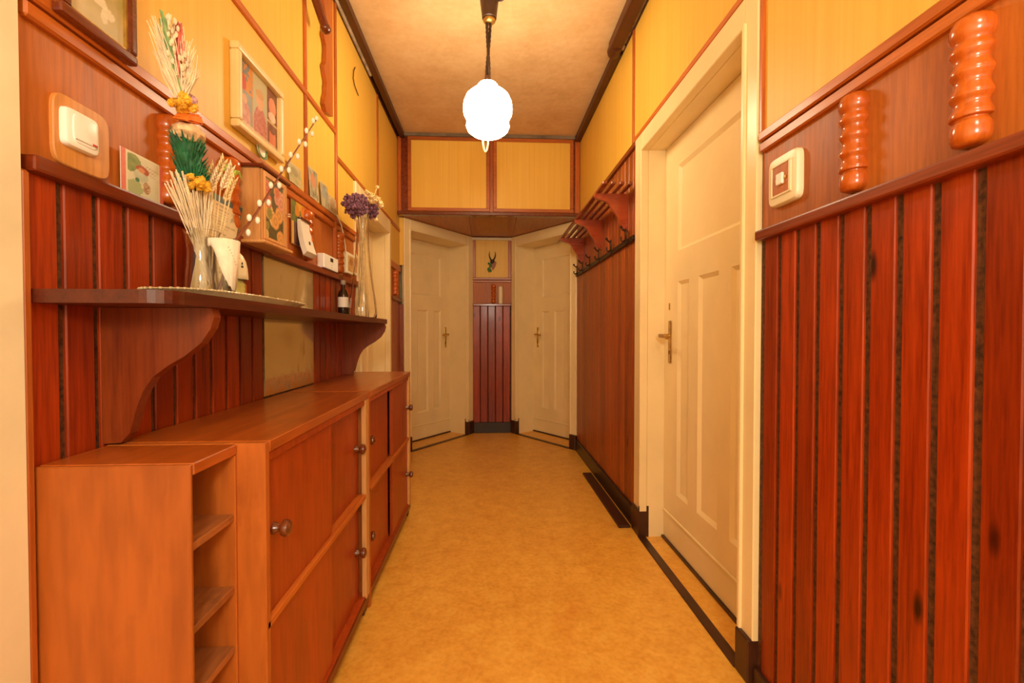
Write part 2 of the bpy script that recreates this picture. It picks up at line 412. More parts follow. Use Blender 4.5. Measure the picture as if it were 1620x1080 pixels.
spindle(wl, -1, 3.78, 1.36, 1.565, .028)
for a, b in ((.78, 1.957), (1.979, 2.34), (2.362, 2.66)): ypanel(wl, -1, a, b, 1.63, 2.047 if a < 2.35 else 1.925)
for a, b in ((.78, 1.957), (1.979, 2.34)): ypanel(wl, -1, a, b, 2.073, 2.70)
ypanel(wl, -1, 2.362, 3.213, 1.951, 2.70); ypanel(wl, -1, 3.235, 4.0, 1.951, 2.70); ypanel(wl, -1, 3.60, 4.0, 1.63, 1.925)
hbat(wl, -1, .78, 2.34, 2.060); hbat(wl, -1, 2.362, 4.0, 1.938)
for y, a, b in ((1.968, 1.63, 2.047), (1.968, 2.073, 2.70), (2.351, 1.63, 2.70), (3.224, 1.951, 2.70)): vbat(wl, -1, y, a, b)
obj('corner_panel', BM((bm_box, XL, XL + .032, 3.995, 4.01, 1.64, 2.05)), 'yellow', wl)
obj('corner_panel', BM((bm_box, XL, XL + .032, 3.995, 4.01, 0, 1.30)), 'plank_old', wl)

# right wall
bm = bmesh.new(); xb = XR + .006
bm_box(bm, xb, xb + .25, .2, 1.30, 0, H); bm_box(bm, xb, xb + .25, 1.30, 2.40, 2.0, H); bm_box(bm, xb, xb + .25, 2.40, 4.10, 0, H)
wr = struct('wall_right', 'right hallway wall with red plank wainscot, plywood band and yellow panels', bm, 'groove')
wainscot(wr, 1, .2, 1.292, .0728, .0165)
for y in (.952, .712): spindle(wr, 1, y)
planks(wr, 1, 2.405, 4.05, .0735, .004, .10, 2.05, 'plank_old')
obj('moulding', BM((bm_box, wx(1, -.018), wx(1, .015), 2.405, 4.05, 2.048, 2.078, .004)), 'rail_y', wr)
ypanel(wr, 1, .2, 1.285, 1.63, 2.70); vbat(wr, 1, 1.296, 1.63, 2.70, .024)
ypanel(wr, 1, 1.308, 2.459, 2.108, 2.70); hbat(wr, 1, 1.308, 2.459, 2.094)
vbat(wr, 1, 2.470, 2.078, 2.70); ypanel(wr, 1, 2.481, 4.05, 2.078, 2.70)

# walls around the part of the hall behind the camera, and the cream casing at the left edge of view
wb = struct('wall_front', 'plain cream wall at the near end of the hallway', BM((bm_box, -1.2, 1.25, -1.9, -1.8, 0, H)), 'cream_edge')
bm = bmesh.new(); bm_box(bm, -1.0, -.79, -1.8, .5, 0, H)
struct('wall_left_near', 'plain cream left wall near the entrance', bm, 'cream_edge')
bm = bmesh.new(); bm_box(bm, .817, 1.05, -1.8, .2, 0, H)
struct('wall_right_near', 'plain cream right wall near the entrance', bm, 'cream_edge')
struct('trim_1', 'cream painted door casing at the near end of the left wall', BM((bm_box, -.80, -.752, .5, .7835, 0, H, .004)), 'cream_edge')

# ------------------------------------------------------------------ panelled doors
def door(name, label, O, u, n, s0, s1, ztop, zcas, recess, casw, leafcol='cream', tmax=None, lever=True, socle=True, casa=None, casb=None, keyhole=False):
    """O = point on the wall line at s=0, u = along the wall (towards the latch side), n = into the wall. Opening s0..s1.
    casa/casb: outer edges of the casing on each side."""
    O, u, n = Vector(O), Vector(u), Vector(n)
    def P(s, r, z): return O + u * s + n * r + Vector((0, 0, z))
    def pbox(bm, sa, sb, ra, rb, za, zb, bev=0.0):
        t = bmesh.new(); bm_box(t, sa, sb, ra, rb, za, zb, bev)
        for v in t.verts: v.co = P(v.co.x, v.co.y, v.co.z)
        me = bpy.data.meshes.new('tmp'); t.to_mesh(me); t.free(); bm.from_mesh(me); bpy.data.meshes.remove(me)
    d = struct(name, label, None, None, P((s0 + s1) / 2, recess, 0))
    # leaf: core slab set back, stiles and rails proud so the panels are sunk
    bm = bmesh.new(); pbox(bm, s0, s1, recess + .012, recess + .05, .012, ztop)
    leaf = obj('door_leaf', bm, leafcol, d)
    L = s1 - s0; k = ztop / 1.975
    st = .155 * L / .9; p1 = .12 * L / .9; mu = .09 * L / .9
    cols = [s1 - st, s1 - st - p1, s1 - st - p1 - mu, s0 + st + p1 + mu, s0 + st + p1, s0 + st]
    z1, z2, z3, z4 = .27 * k, 1.295 * k, 1.44 * k, 1.845 * k
    bm = bmesh.new()
    for sa, sb, za, zb in ((s1 - st, s1, .012, ztop), (s0, s0 + st, .012, ztop), (s0 + st, s1 - st, .012, z1), (s0 + st, s1 - st, z2, z3), (s0 + st, s1 - st, z4, ztop),
                           (cols[2], cols[1], z1, z2), (cols[4], cols[3], z1, z2)):
        pbox(bm, sa, sb, recess, recess + .0125, za, zb)
    obj('stiles_and_rails', bm, leafcol, d)
    # bevelled beading round every sunk panel
    def bead(sa, sb, za, zb):
        bm = bmesh.new(); w = .016
        for a, b, c, e in ((sa, sb, za, za + w), (sa, sb, zb - w, zb)):
            up = 1 if c == za else -1
            prof = [(c if up > 0 else e, recess + .0005), (c if up > 0 else e, recess + .012), (e if up > 0 else c, recess + .012)]
            bm_prism(bm, [P(a, r, z) for z, r in prof], u * (b - a))
        for a, b in ((sa, sa + w), (sb, sb - w)):
            bm_prism(bm, [P(a, recess + .0005, za), P(a, recess + .012, za), P(b, recess + .012, za)], Vector((0, 0, zb - za)))
        obj('panel_bead', bm, leafcol, d)
    for sa, sb in ((cols[1], cols[0]), (cols[3], cols[2]), (cols[5], cols[4])): bead(sa, sb, z1, z2)
    bead(s0 + st, s1 - st, z3, z4)
    bm = bmesh.new(); pbox(bm, s0, s1, recess - .006, recess + .002, .138 * k, .152 * k, .003); obj('kick_bead', bm, leafcol, d)
    # jamb lining
    bm = bmesh.new()
    pbox(bm, s0 - .02, s0, .0205, recess + .06, 0, ztop + .02); pbox(bm, s1, s1 + .02, .0205, recess + .06, 0, ztop + .02); pbox(bm, s0, s1, .0205, recess + .06, ztop + .002, ztop + .02)
    obj('jamb', bm, 'cream', d)
    # casing with a stepped edge
    ca = casa if casa is not None else s0 - casw; cb = casb if casb is not None else s1 + casw
    zb = .13 if socle else 0
    for sa, sb in ((ca, s0), (s1, cb)):
        bm = bmesh.new(); pbox(bm, sa if sa == ca else sa + .002, sb - .002 if sa == ca else sb, -.012, .02, zb, zcas, .003)
        inner = (s0 - .014, s0 + .0015) if sa == ca else (s1 - .0015, s1 + .014)
        pbox(bm, inner[0], inner[1], -.020, .0203, zb, ztop + .014, .003)
        obj('casing', bm, 'cream', d)
        if socle:
            bm = bmesh.new(); pbox(bm, sa, sb, -.026, .021, 0, .135, .004)
            if abs(sa - s1) < 1e-6: pbox(bm, s1 - .0005, s1 + .01, -.02, .03, 0, .16)
            obj('casing_foot', bm, 'socle', d)
    bm = bmesh.new(); pbox(bm, s0 - .001, s1 + .001, -.0118, .02, ztop + .003, zcas - .0005, .003); pbox(bm, s0 - .001, s1 + .001, -.0198, .0203, ztop + .0005, ztop + .0135, .003)
    obj('casing_head', bm, 'cream', d)
    # floor strips: dark threshold bar on the wall line and a dark line under the leaf
    bm = bmesh.new(); pbox(bm, s0, s1, -.028, .012, 0, .006, .002); obj('threshold_strip', bm, 'socle', d)
    bm = bmesh.new(); pbox(bm, s0, s1, recess - .012, recess + .04, 0, .010); obj('threshold_strip', bm, 'socle', d)
    if lever:
        sh = s1 - .075 * min(1, L / .85)
        bm = bmesh.new(); pbox(bm, sh - .017, sh + .017, recess - .006, recess, .902, 1.112, .004)
        hp = obj('handle_plate', bm, 'brass', d)
        q = [P(sh, recess, 1.038), P(sh, recess - .048, 1.038), P(sh - .012, recess - .056, 1.038), P(sh - .05, recess - .056, 1.036), P(sh - .09, recess - .053, 1.031)]
        bm = bmesh.new(); bm_tube(bm, q, [.010, .009, .0105, .009, .011], 10); obj('lever', bm, 'brass', hp, True)
        bm = bmesh.new(); pbox(bm, sh - .004, sh + .004, recess - .0075, recess - .004, .945, .965); obj('keyhole', bm, 'black', hp)
        if keyhole:
            bm = bmesh.new(); pbox(bm, sh + .004, sh + .016, recess - .004, recess, 1.166, 1.20, .003); obj('latch_plate', bm, 'brass', d)
    return d
door('door_1', 'cream panelled door in the right wall beside the coat rack', (XR, 0, 0), (0, 1, 0), (1, 0, 0), 1.372, 2.292, 1.978, 2.075, .108, .085, casa=1.30, casb=2.405, keyhole=True)
door('door_2', 'cream panelled door in the left wall behind the shelf end', (XL, 0, 0), (0, 1, 0), (-1, 0, 0), 2.745, 3.52, 1.81, 1.922, .11, .08, casa=2.66, casb=3.60, lever=False)
A = Vector((-.733, 4.01, 0)); B = Vector((-.165, 4.80, 0)); uL = (B - A).normalized(); nL = Vector((-uL.y, uL.x, 0)); LL = (B - A).length
door('door_3', 'cream panelled door in the angled wall at the far left', A, uL, nL, .075, .885, 1.955, 2.055, .235, .08, casa=0, casb=LL)
A2 = Vector((.797, 4.04, 0)); B2 = Vector((.255, 4.80, 0)); uR = (B2 - A2).normalized(); nR = Vector((uR.y, -uR.x, 0)); LR = (B2 - A2).length
door('door_4', 'cream panelled door in the angled wall at the far right', A2, uR, nR, .075, .855, 1.955, 2.055, .235, .08, casa=0, casb=LR)
# masonry of the angled walls (above and behind the doors) and the narrow end wall
def slab(bm, O, u, n, sa, sb, ra, rb, za, zb):
    pts = [O + u * sa + n * ra, O + u * sb + n * ra, O + u * sb + n * rb, O + u * sa + n * rb]
    bm_prism(bm, [p + Vector((0, 0, za)) for p in pts], (0, 0, zb - za))
bm = bmesh.new(); slab(bm, A, uL, nL, -.03, LL, .021, .33, 1.98, H); slab(bm, A, uL, nL, .0, LL, .30, .34, 0, 1.98); slab(bm, A, uL, nL, .91, LL + .02, .021, .3, 0, 1.98)
struct('wall_back_left', 'angled wall at the far left of the hallway', bm, 'cream_edge')
bm = bmesh.new(); slab(bm, A2, uR, nR, -.03, LR, .021, .33, 1.98, H); slab(bm, A2, uR, nR, .0, LR, .30, .34, 0, 1.98); slab(bm, A2, uR, nR, .88, LR + .02, .021, .3, 0, 1.98)
struct('wall_back_right', 'angled wall at the far right of the hallway', bm, 'cream_edge')
YB = 4.80
we = struct('wall_back', 'narrow end wall between the two angled doors', BM((bm_box, -.30, .40, YB + .02, YB + .12, 0, H)), 'groove')
x = -.158; pw = .0795
p0 = None
for k in range(5):
    if p0 is None:
        bm = bmesh.new(); w = pw - .006; c = .005
        bm_prism(bm, [(x, YB + .02, .11), (x, YB + c, .11), (x + c, YB, .11), (x + w - c, YB, .11), (x + w, YB + c, .11), (x + w, YB + .02, .11)], (0, 0, 1.225))
        p0 = obj('plank', bm, 'plank', we)
    else: clone(p0, (k * pw, 0, 0))
obj('chair_rail', BM((bm_box, -.16, .245, YB - .03, YB + .02, 1.335, 1.360, .005)), 'rail_x', we)
obj('band_panel', BM((bm_box, -.16, .245, YB, YB + .02, 1.36, 1.585)), 'band', we)
obj('moulding', BM((bm_box, -.16, .245, YB - .012, YB + .02, 1.585, 1.606, .004)), 'mould_x', we)
obj('moulding', BM((bm_box, -.16, .245, YB - .016, YB + .02, 1.609, 1.635, .004)), 'mould_x', we)
obj('yellow_panel', BM((bm_box, -.128, .212, YB, YB + .02, 1.635, 2.025)), 'yellow', we)
obj('batten', BM((bm_box, -.16, -.129, YB - .006, YB + .02, 1.635, 2.025, .003)), 'mould_z', we)
obj('batten', BM((bm_box, .213, .245, YB - .006, YB + .02, 1.635, 2.025, .003)), 'mould_z', we)
obj('top_strip', BM((bm_box, -.165, .25, YB - .02, YB + .02, 2.022, 2.052, .004)), 'cream_edge', we)
bm = bmesh.new(); bm_lathe(bm, (.058, YB - .004, 1.365), (0, 0, 1), [(a * .024, h * .2) for a, h in SP], 16); obj('half_spindle', bm, 'spindle', we, True, angle=50)

# ------------------------------------------------------------------ baseboards and cornices
struct('baseboard_right', 'black-brown baseboard under the coat rack planks', BM((bm_box, wx(1, -.018), wx(1, .018), 2.405, 4.05, 0, .105, .004)), 'black')
struct('baseboard_back', 'black baseboard under the narrow end wall', BM((bm_box, -.16, .245, YB - .018, YB + .02, 0, .112, .004)), 'black')
struct('baseboard_right_near', 'dark baseboard under the near right planks', BM((bm_box, wx(1, -.018), wx(1, .012), .2, 1.295, 0, .06, .004)), 'socle')
# left cornice: brown batten with a grey pipe tucked behind; right cornice: a thick boxed pipe that steps down to a thinner one
t = struct('trim_2', 'dark brown cornice along the left edge of the ceiling', BM((bm_box, XL + .022, XL + .060, -1.7, 3.93, H - .045, H, .006, 2)), 'cornice')
bm = bmesh.new(); bm_tube(bm, [(XL + .012, y, H - .040) for y in (-1.7, 1, 3.0)], .010, 8); obj('grey_pipe', bm, 'greypipe', t, True)
obj('corner_batten', BM((bm_box, XL - .018, XL + .004, .785, 3.93, 2.70, H)), 'cornice', t)
t = struct('trim_3', 'dark brown cornice pipe along the right edge of the ceiling', BM((bm_box, XR - .092, XR - .020, -1.7, 2.66, H - .062, H, .012, 3)), 'cornice')
bm = bmesh.new(); bm_lathe(bm, (XR - .052, 2.62, H - .036), (0, 1, 0), [(0, 0), (.036, .002), (.040, .03), (.040, .07), (.032, .09), (0, .092)], 14); obj('pipe_elbow', bm, 'cornice', t, True)
obj('thin_cornice', BM((bm_box, XR - .045, XR + .0, 2.70, 3.93, H - .05, H, .006)), 'cornice', t)
bm = bmesh.new(); bm_tube(bm, [(XR - .010, y, H - .032) for y in (-1.7, 1, 2.6)], .011, 8); bm_ball(bm, (XR - .014, 2.64, H - .035), .016, .03, .018, 8, 6, .1); obj('grey_pipe', bm, 'greypipe', t, True)
obj('corner_batten', BM((bm_box, XR - .004, XR + .018, .2, 3.93, 2.70, H)), 'cornice', t)

# ------------------------------------------------------------------ overhead cupboard across the far end
YO = 3.93
oc = thing('overhead_cupboard', 'wide yellow two-door cupboard spanning the far end under the ceiling', 'cupboard', (0, YO + .2, 2.06))
for xa, xb_ in ((XL + .001, -.735), (.755, XR - .001)): obj('side_trim', BM((bm_box, xa, xb_, YO, YO + .03, 2.085, 2.722, .003)), 'mould_z', oc)
bm = bmesh.new(); bm_box(bm, -.735, -.682, YO + .012, YO + .04, 2.085, 2.722); bm_box(bm, .742, .755, YO + .012, YO + .04, 2.085, 2.722); bm_box(bm, -.682, .742, YO + .02, YO + .045, 2.085, 2.722)
obj('carcass_front', bm, 'rack', oc)
obj('centre_stile', BM((bm_box, .019, .044, YO + .004, YO + .03, 2.085, 2.722)), 'mould_z', oc)
obj('bottom_rail', BM((bm_box, XL + .001, XR - .001, YO - .02, YO + .04, 2.056, 2.086, .004)), 'frame_dark', oc)
obj('top_board', BM((bm_box, XL + .03, XR - .03, YO - .01, YO + .04, 2.722, H - .001)), 'greyboard', oc)
for x0, x1 in ((-.68, .017), (.046, .740)):
    dr = obj('cupboard_door', BM((bm_box, x0 + .001, x1 - .001, YO + .004, YO + .0195, 2.092, 2.718)), 'yellow', oc)
    bm = bmesh.new(); w = .030
    for q in ((x0, x1, 2.09, 2.09 + w), (x0, x1, 2.72 - w, 2.72), (x0, x0 + w, 2.09 + w, 2.72 - w), (x1 - w, x1, 2.09 + w, 2.72 - w)):
        bm_box(bm, q[0], q[1], YO - .008, YO + .0038, q[2], q[3], .003)
    obj('door_frame', bm, 'mould_x', dr)
for x0, x1 in ((XL + .005, -.165), (-.163, .252), (.254, XR - .005)):
    obj('soffit_panel', BM((bm_box, x0, x1, YO + .04, 4.80, 2.058, 2.07)), 'soffit', oc)

# ------------------------------------------------------------------ pendant lamp
pl = thing('pendant_lamp', 'lit white opal glass pendant lamp on a brown cord below the ceiling', 'lamp', (0, 2.32, H))
bm = bmesh.new(); bm_lathe(bm, (.008, 2.32, H - .001), (0, 0, -1), [(0, 0), (.048, 0), (.049, .012), (.036, .118), (.032, .120), (.030, .112), (0, .112)], 24); obj('ceiling_cup', bm, 'lampbrown', pl, True)
bm = bmesh.new(); bm_lathe(bm, (.008, 2.32, H - .118), (0, 0, -1), [(.018, 0), (.030, .003), (.031, .014), (.024, .022), (.012, .025), (0, .025)], 20); obj('pulley_ring', bm, 'brass', pl, True)
bm = bmesh.new()
for ph in (0, PI):
    bm_tube(bm, [(.005 + .0085 * math.cos(ph + k * .07) - .00012 * k + .0012 * math.sin(k * 1.9), 2.32 + .0085 * math.sin(ph + k * .07), H - .125 - k * .0072) for k in range(44)], .0078, 6)
obj('cord', bm, 'cord', pl, True)
bm = bmesh.new(); bm_lathe(bm, (0, 2.32, 2.345), (0, 0, -1), [(0, 0), (.014, 0), (.02, .03), (.02, .05), (0, .05)], 14); obj('lamp_holder', bm, 'lampbrown', pl, True)
ZG = lambda z: 2.043 + (z - 2.020) * (2.308 - 2.043) / (2.322 - 2.020)
GP = [(.022, 2.322), (.044, 2.318), (.052, 2.306), (.053, 2.288), (.057, 2.279), (.088, 2.266), (.108, 2.245), (.120, 2.213), (.1245, 2.178), (.121, 2.146), (.109, 2.119), (.1005, 2.107), (.100, 2.102), (.107, 2.094), (.1095, 2.078), (.102, 2.056), (.080, 2.036), (.045, 2.025), (0, 2.020)]
bm = bmesh.new(); bm_lathe(bm, (0, 2.32, 0), (0, 0, 1), [(r, ZG(z)) for r, z in GP][::-1], 40, False); obj('globe_shade', bm, 'opal', pl, True, angle=80)
bm = bmesh.new(); bm_tube(bm, [(-.026 + .016 * (1 - math.cos(a)) * .9, 2.32, 2.05 - .085 * math.sin(a)) for a in [k * PI / 12 for k in range(13)]], .0042, 8); obj('pull_loop', bm, 'cordpale', pl, True)
bm = bmesh.new(); bm_tube(bm, [(.045, 2.32, 2.722), (.07, 2.31, 2.715), (.09, 2.30, 2.722), (.10, 2.28, 2.742), (.103, 2.24, 2.745)], .0045, 8); obj('ceiling_wire', bm, 'lampbrown', pl, True)

# ------------------------------------------------------------------ low cabinets along the left wall
XF = -.455; XBK = XL + .004
def knob(parent, x, y, z):
    bm = bmesh.new(); bm_lathe(bm, (x, y, z), (1, 0, 0), [(0, 0), (.013, 0), (.0125, .006), (.0085, .012), (.009, .017), (.0165, .021), (.0185, .027), (.0165, .034), (.009, .038), (0, .039)], 18)
    return obj('knob', bm, 'knob', parent, True)
def sideboard(name, label, y0, y1, gap, front_first):
    t = thing(name, label, 'sideboard', (-.6, (y0 + y1) / 2, 0), 'low sliding-door sideboards along the left wall')
    ym = (y0 + y1) / 2
    obj('top_board', BM((bm_box, XBK, XF + .004, y0 + .0185, y1 - .001, .804, .828, .002)), 'cab_top', t)
    obj('side_panel', BM((bm_box, XBK, XF + .003, y0, y0 + .018, .0, .827, .0015)), 'cab_side', t)
    obj('side_panel', BM((bm_box, XBK, XF, y1 - .018, y1, .03, .804, .0015)), 'cab_side', t)
    obj('back_panel', BM((bm_box, XBK, XBK + .006, y0 + .018, y1 - .018, .05, .804)), 'cab_dark', t)
    obj('edge_stile', BM((bm_box, XF - .014, XF + .003, y1 - .045, y1 - .001, .06, .803, .002)), 'stile', t)
    obj('bottom_board', BM((bm_box, XBK, XF - .002, y0 + .018, y1 - .018, .052, .07)), 'cab', t)
    obj('bottom_rail', BM((bm_box, XF - .02, XF + .002, y0 + .004, y1 - .002, .034, .066, .003)), 'rail_y', t)
    obj('middle_rail', BM((bm_box, XF - .05, XF + .003, y0 + .004, y1 - .045, .437, .455, .003)), 'mould_y', t)
    obj('top_track', BM((bm_box, XF - .05, XF, y0 + .018, y1 - .045, .784, .804, .002)), 'cab', t)
    for yy in (y0 + .03, y1 - .03): obj('foot', BM((bm_box, XF - .045, XF - .005, yy - .02, yy + .02, 0, .052, .003)), 'socle', t)
    obj('plinth', BM((bm_box, XBK + .02, XF - .05, y0 + .05, y1 - .05, 0, .05)), 'cab_dark', t)
    for za, zb in ((.456, .785), (.067, .436)):
        for left in (True, False):
            front = left == front_first
            xa = XF - .008 if front else XF - .026
            ya, yb = (y0 + .019, ym - gap / 2 + (.02 if gap < .01 else 0)) if left else (ym + gap / 2 - (.02 if gap < .01 else 0), y1 - .045)
            dr = obj('sliding_door', BM((bm_box, xa - .014, xa, ya, yb, za, zb, .001)), 'cab', t)
            knob(dr, xa, ya + .035 if left else yb - .035, (za + zb) / 2 + (.01 if za > .4 else 0))
    return t
sideboard('sideboard', 'orange-brown sideboard nearer the open shelf unit, doors fully shut', .945, 1.748, .0, True)
sideboard('sideboard', 'orange-brown sideboard farther along, with a dark slit between its doors', 1.752, 2.672, .022, False)
t = thing('open_shelf_unit', 'narrow worn orange shelf unit with open compartments beside the sideboard', 'shelf', (-.64, .87, 0))
XO = -.508
obj('side_panel', BM((bm_box, XBK, XO, .800, .808, 0, .825, .002)), 'cab_side', t)
obj('side_panel', BM((bm_box, XBK, XO, .938, .944, 0, .804, .001)), 'cab_side', t)
obj('top_board', BM((bm_box, XBK, XO + .001, .8085, .944, .805, .826, .002)), 'cab_top', t)
obj('back_panel', BM((bm_box, XBK, XBK + .008, .808, .938, .0, .802)), 'cab', t)
for z in (.686, .540, .418, .25, .05): obj('shelf_board', BM((bm_box, XBK + .009, XO - .003, .8085, .9375, z - .014, z, .001)), 'cab_worn', t)

# ------------------------------------------------------------------ wall shelf with two scrolled brackets
XS = -.54
ws = thing('wall_shelf', 'long dark red wall shelf with rounded corners above the sideboards', 'shelf', (-.65, 1.65, 1.112))
bm = bmesh.new(); y0, y1, r = .797, 2.515, .045
pts = [(XL + .001, y0), (XS - r, y0)] + [(XS - r + r * math.sin(a), y0 + r - r * math.cos(a)) for a in [k * PI / 12 for k in range(1, 7)]] + [(XS - r + r * math.cos(a), y1 - r + r * math.sin(a)) for a in [k * PI / 12 for k in range(0, 7)]] + [(XL + .001, y1)]
bm_prism(bm, [(x, y, 1.101) for x, y in pts], (0, 0, .023))
obj('shelf_board', bm, 'shelf', ws)
def bracket(y):
    prof = [(XL, 1.1005), (XS - .012, 1.1005), (XS - .008, 1.082), (XS - .014, 1.060), (XS - .034, 1.030), (XS - .066, 1.004), (XS - .10, .984), (XS - .128, .962), (XS - .146, .935), (XS - .158, .905), (XS - .166, .875), (XS - .174, .850), (XS - .19, .832), (XL, .830)]
    bm = bmesh.new(); bm_prism(bm, [(x, y, z) for x, z in prof], (0, .024, 0)); obj('bracket', bm, 'bracket', ws)
bracket(.942); bracket(2.462)
# mirror let into the planking
bm = bmesh.new(); bm_box(bm, XL - .0061, XL - .002, 1.607, 2.047, .832, 1.317)
tag(obj('mirror', bm, 'mirror'), 'tarnished frameless mirror set into the planks behind the wall shelf', 'mirror')

# ------------------------------------------------------------------ coat rack on the right wall
cr = thing('hat_rack', 'dark red slatted hat rack on curved brackets above the coat hooks', 'rack', (.7, 3.2, 1.84))
s0 = None
for x in (.622, .668, .714, .760):
    if s0 is None: s0 = obj('slat', BM((bm_box, x - .012, x + .012, 2.40, 3.96, 1.842, 1.858, .003)), 'rack', cr); xs = x
    else: clone(s0, (x - xs, 0, 0))
b0 = None
for y in (2.56, 3.15, 3.76):
    if b0 is None:
        prof = [(XR, 1.842), (.605, 1.842), (.603, 1.828), (.612, 1.815), (.640, 1.806), (.668, 1.798), (.688, 1.784), (.70, 1.764), (.712, 1.742), (.728, 1.722), (.742, 1.70), (.752, 1.672), (.764, 1.648), (XR, 1.632)]
        bm = bmesh.new(); bm_prism(bm, [(x, y, z) for x, z in prof], (0, .024, 0)); b0 = obj('bracket', bm, 'rack_arm', cr); yb = y
    else: clone(b0, (0, y - yb, 0))
hr = thing('coat_hook_rail', 'dark rail of small coat hooks under the hat rack', 'hook rail', (XR, 3.2, 1.57))
obj('rail', BM((bm_box, XR - .02, XR, 2.42, 4.02, 1.552, 1.580, .004)), 'iron', hr)
h0 = None
for y in (2.54, 2.855, 3.17, 3.46, 3.73, 3.95):
    if h0 is None:
        bm = bmesh.new(); bm_box(bm, XR - .024, XR - .018, y - .012, y + .012, 1.55, 1.64, .002)
        bm_tube(bm, [(XR - .022, y, 1.575), (XR - .04, y, 1.566), (XR - .048, y, 1.578), (XR - .047, y, 1.592)], .005, 8)
        bm_tube(bm, [(XR - .022, y, 1.625), (XR - .036, y, 1.632), (XR - .048, y, 1.646)], .005, 8); bm_ball(bm, (XR - .048, y, 1.648), .008, .008, .008, 8, 6)
        h0 = obj('hook', bm, 'iron', hr, True); yb = y
    else: clone(h0, (0, y - yb, 0))

tag(obj('loose_plank', BM((bm_box, .702, .768, 2.40, 3.34, 0, .014, .003)), 'mat'), 'dark flat plank lying on the floor along the right baseboard', 'plank')

# ------------------------------------------------------------------ switches
def superell(cy, cz, hy, hz, n=4.5, k=40):
    out = []
    for i in range(k):
        a = 2 * PI * i / k; c, s = math.cos(a), math.sin(a)
        out.append((cy + hy * math.copysign(abs(c) ** (2 / n), c), cz + hz * math.copysign(abs(s) ** (2 / n), s)))
    return out
def plate(bm, side, cy, cz, hy, hz, layers, n=4.5):
    """layers: (inset, depth proud of the wall)"""
    rings = [[bm.verts.new((wx(side, d), y, z)) for y, z in superell(cy, cz, hy - i, hz - i, n)] for i, d in layers]
    k = len(rings[0]); bm.faces.new(rings[0]); bm.faces.new(rings[-1])
    for a, b in zip(rings, rings[1:]):
        for i in range(k): bm.faces.new((a[i], a[(i + 1) % k], b[(i + 1) % k], b[i]))
sw = thing('light_switch', 'white square light switch on a pale wooden pad at the left wall', 'switch', (XL, .907, 1.42))
bm = bmesh.new(); plate(bm, -1, .906, 1.417, .060, .064, [(0, -.003), (0, .002), (.002, .004)], 6); obj('backing_pad', bm, 'yellowwood', sw)
bm = bmesh.new(); plate(bm, -1, .893, 1.423, .036, .035, [(0, .003), (0, .010), (.002, .0145), (.006, .0162)], 7); obj('switch_plate', bm, 'white', sw, True)
bm = bmesh.new(); plate(bm, -1, .8955, 1.424, .026, .0265, [(0, .016), (.0006, .0180), (.004, .0190)], 5); obj('rocker', bm, 'white', sw, True)
obj('rocker_groove', BM((bm_box, XL + .0160, XL + .0196, .873, .918, 1.4025, 1.404)), 'greypipe', sw)
obj('indicator', BM((bm_box, XL + .0180, XL + .0198, .908, .918, 1.4045, 1.4075)), 'markred', sw)
rs = thing('wall_socket', 'cream square wall socket plate with an orange inset beside the right door', 'socket', (XR, 1.18, 1.46))
CY, CZ = 1.181, 1.461
bm = bmesh.new(); plate(bm, 1, CY, CZ, .061, .066, [(0, -.003), (0, .008), (.004, .014), (.016, .0155)], 7); obj('socket_plate', bm, 'ivory', rs, True)
bm = bmesh.new()
for q in ((CY - .041, CY + .039, CZ + .038, CZ + .043), (CY - .041, CY + .039, CZ - .043, CZ - .038), (CY - .041, CY - .032, CZ - .038, CZ + .038), (CY + .036, CY + .039, CZ - .038, CZ + .038)):
    bm_box(bm, XR - .015, XR - .0195, *q, .001)
obj('inset_frame', bm, 'ivory', rs)
obj('inset_plate', BM((bm_box, XR - .014, XR - .017, CY - .032, CY + .036, CZ - .038, CZ + .038)), 'band', rs)
bt = obj('button', BM((bm_box, XR - .016, XR - .024, CY - .013, CY + .013, CZ - .015, CZ + .015, .002)), 'white', rs)
for yy in (CY - .019, CY + .019): obj('screw', BM((bm_lathe, (XR - .0165, yy, CZ), (-1, 0, 0), [(0, 0), (.004, 0), (.004, .003), (0, .003)], 10)), 'brass', rs)

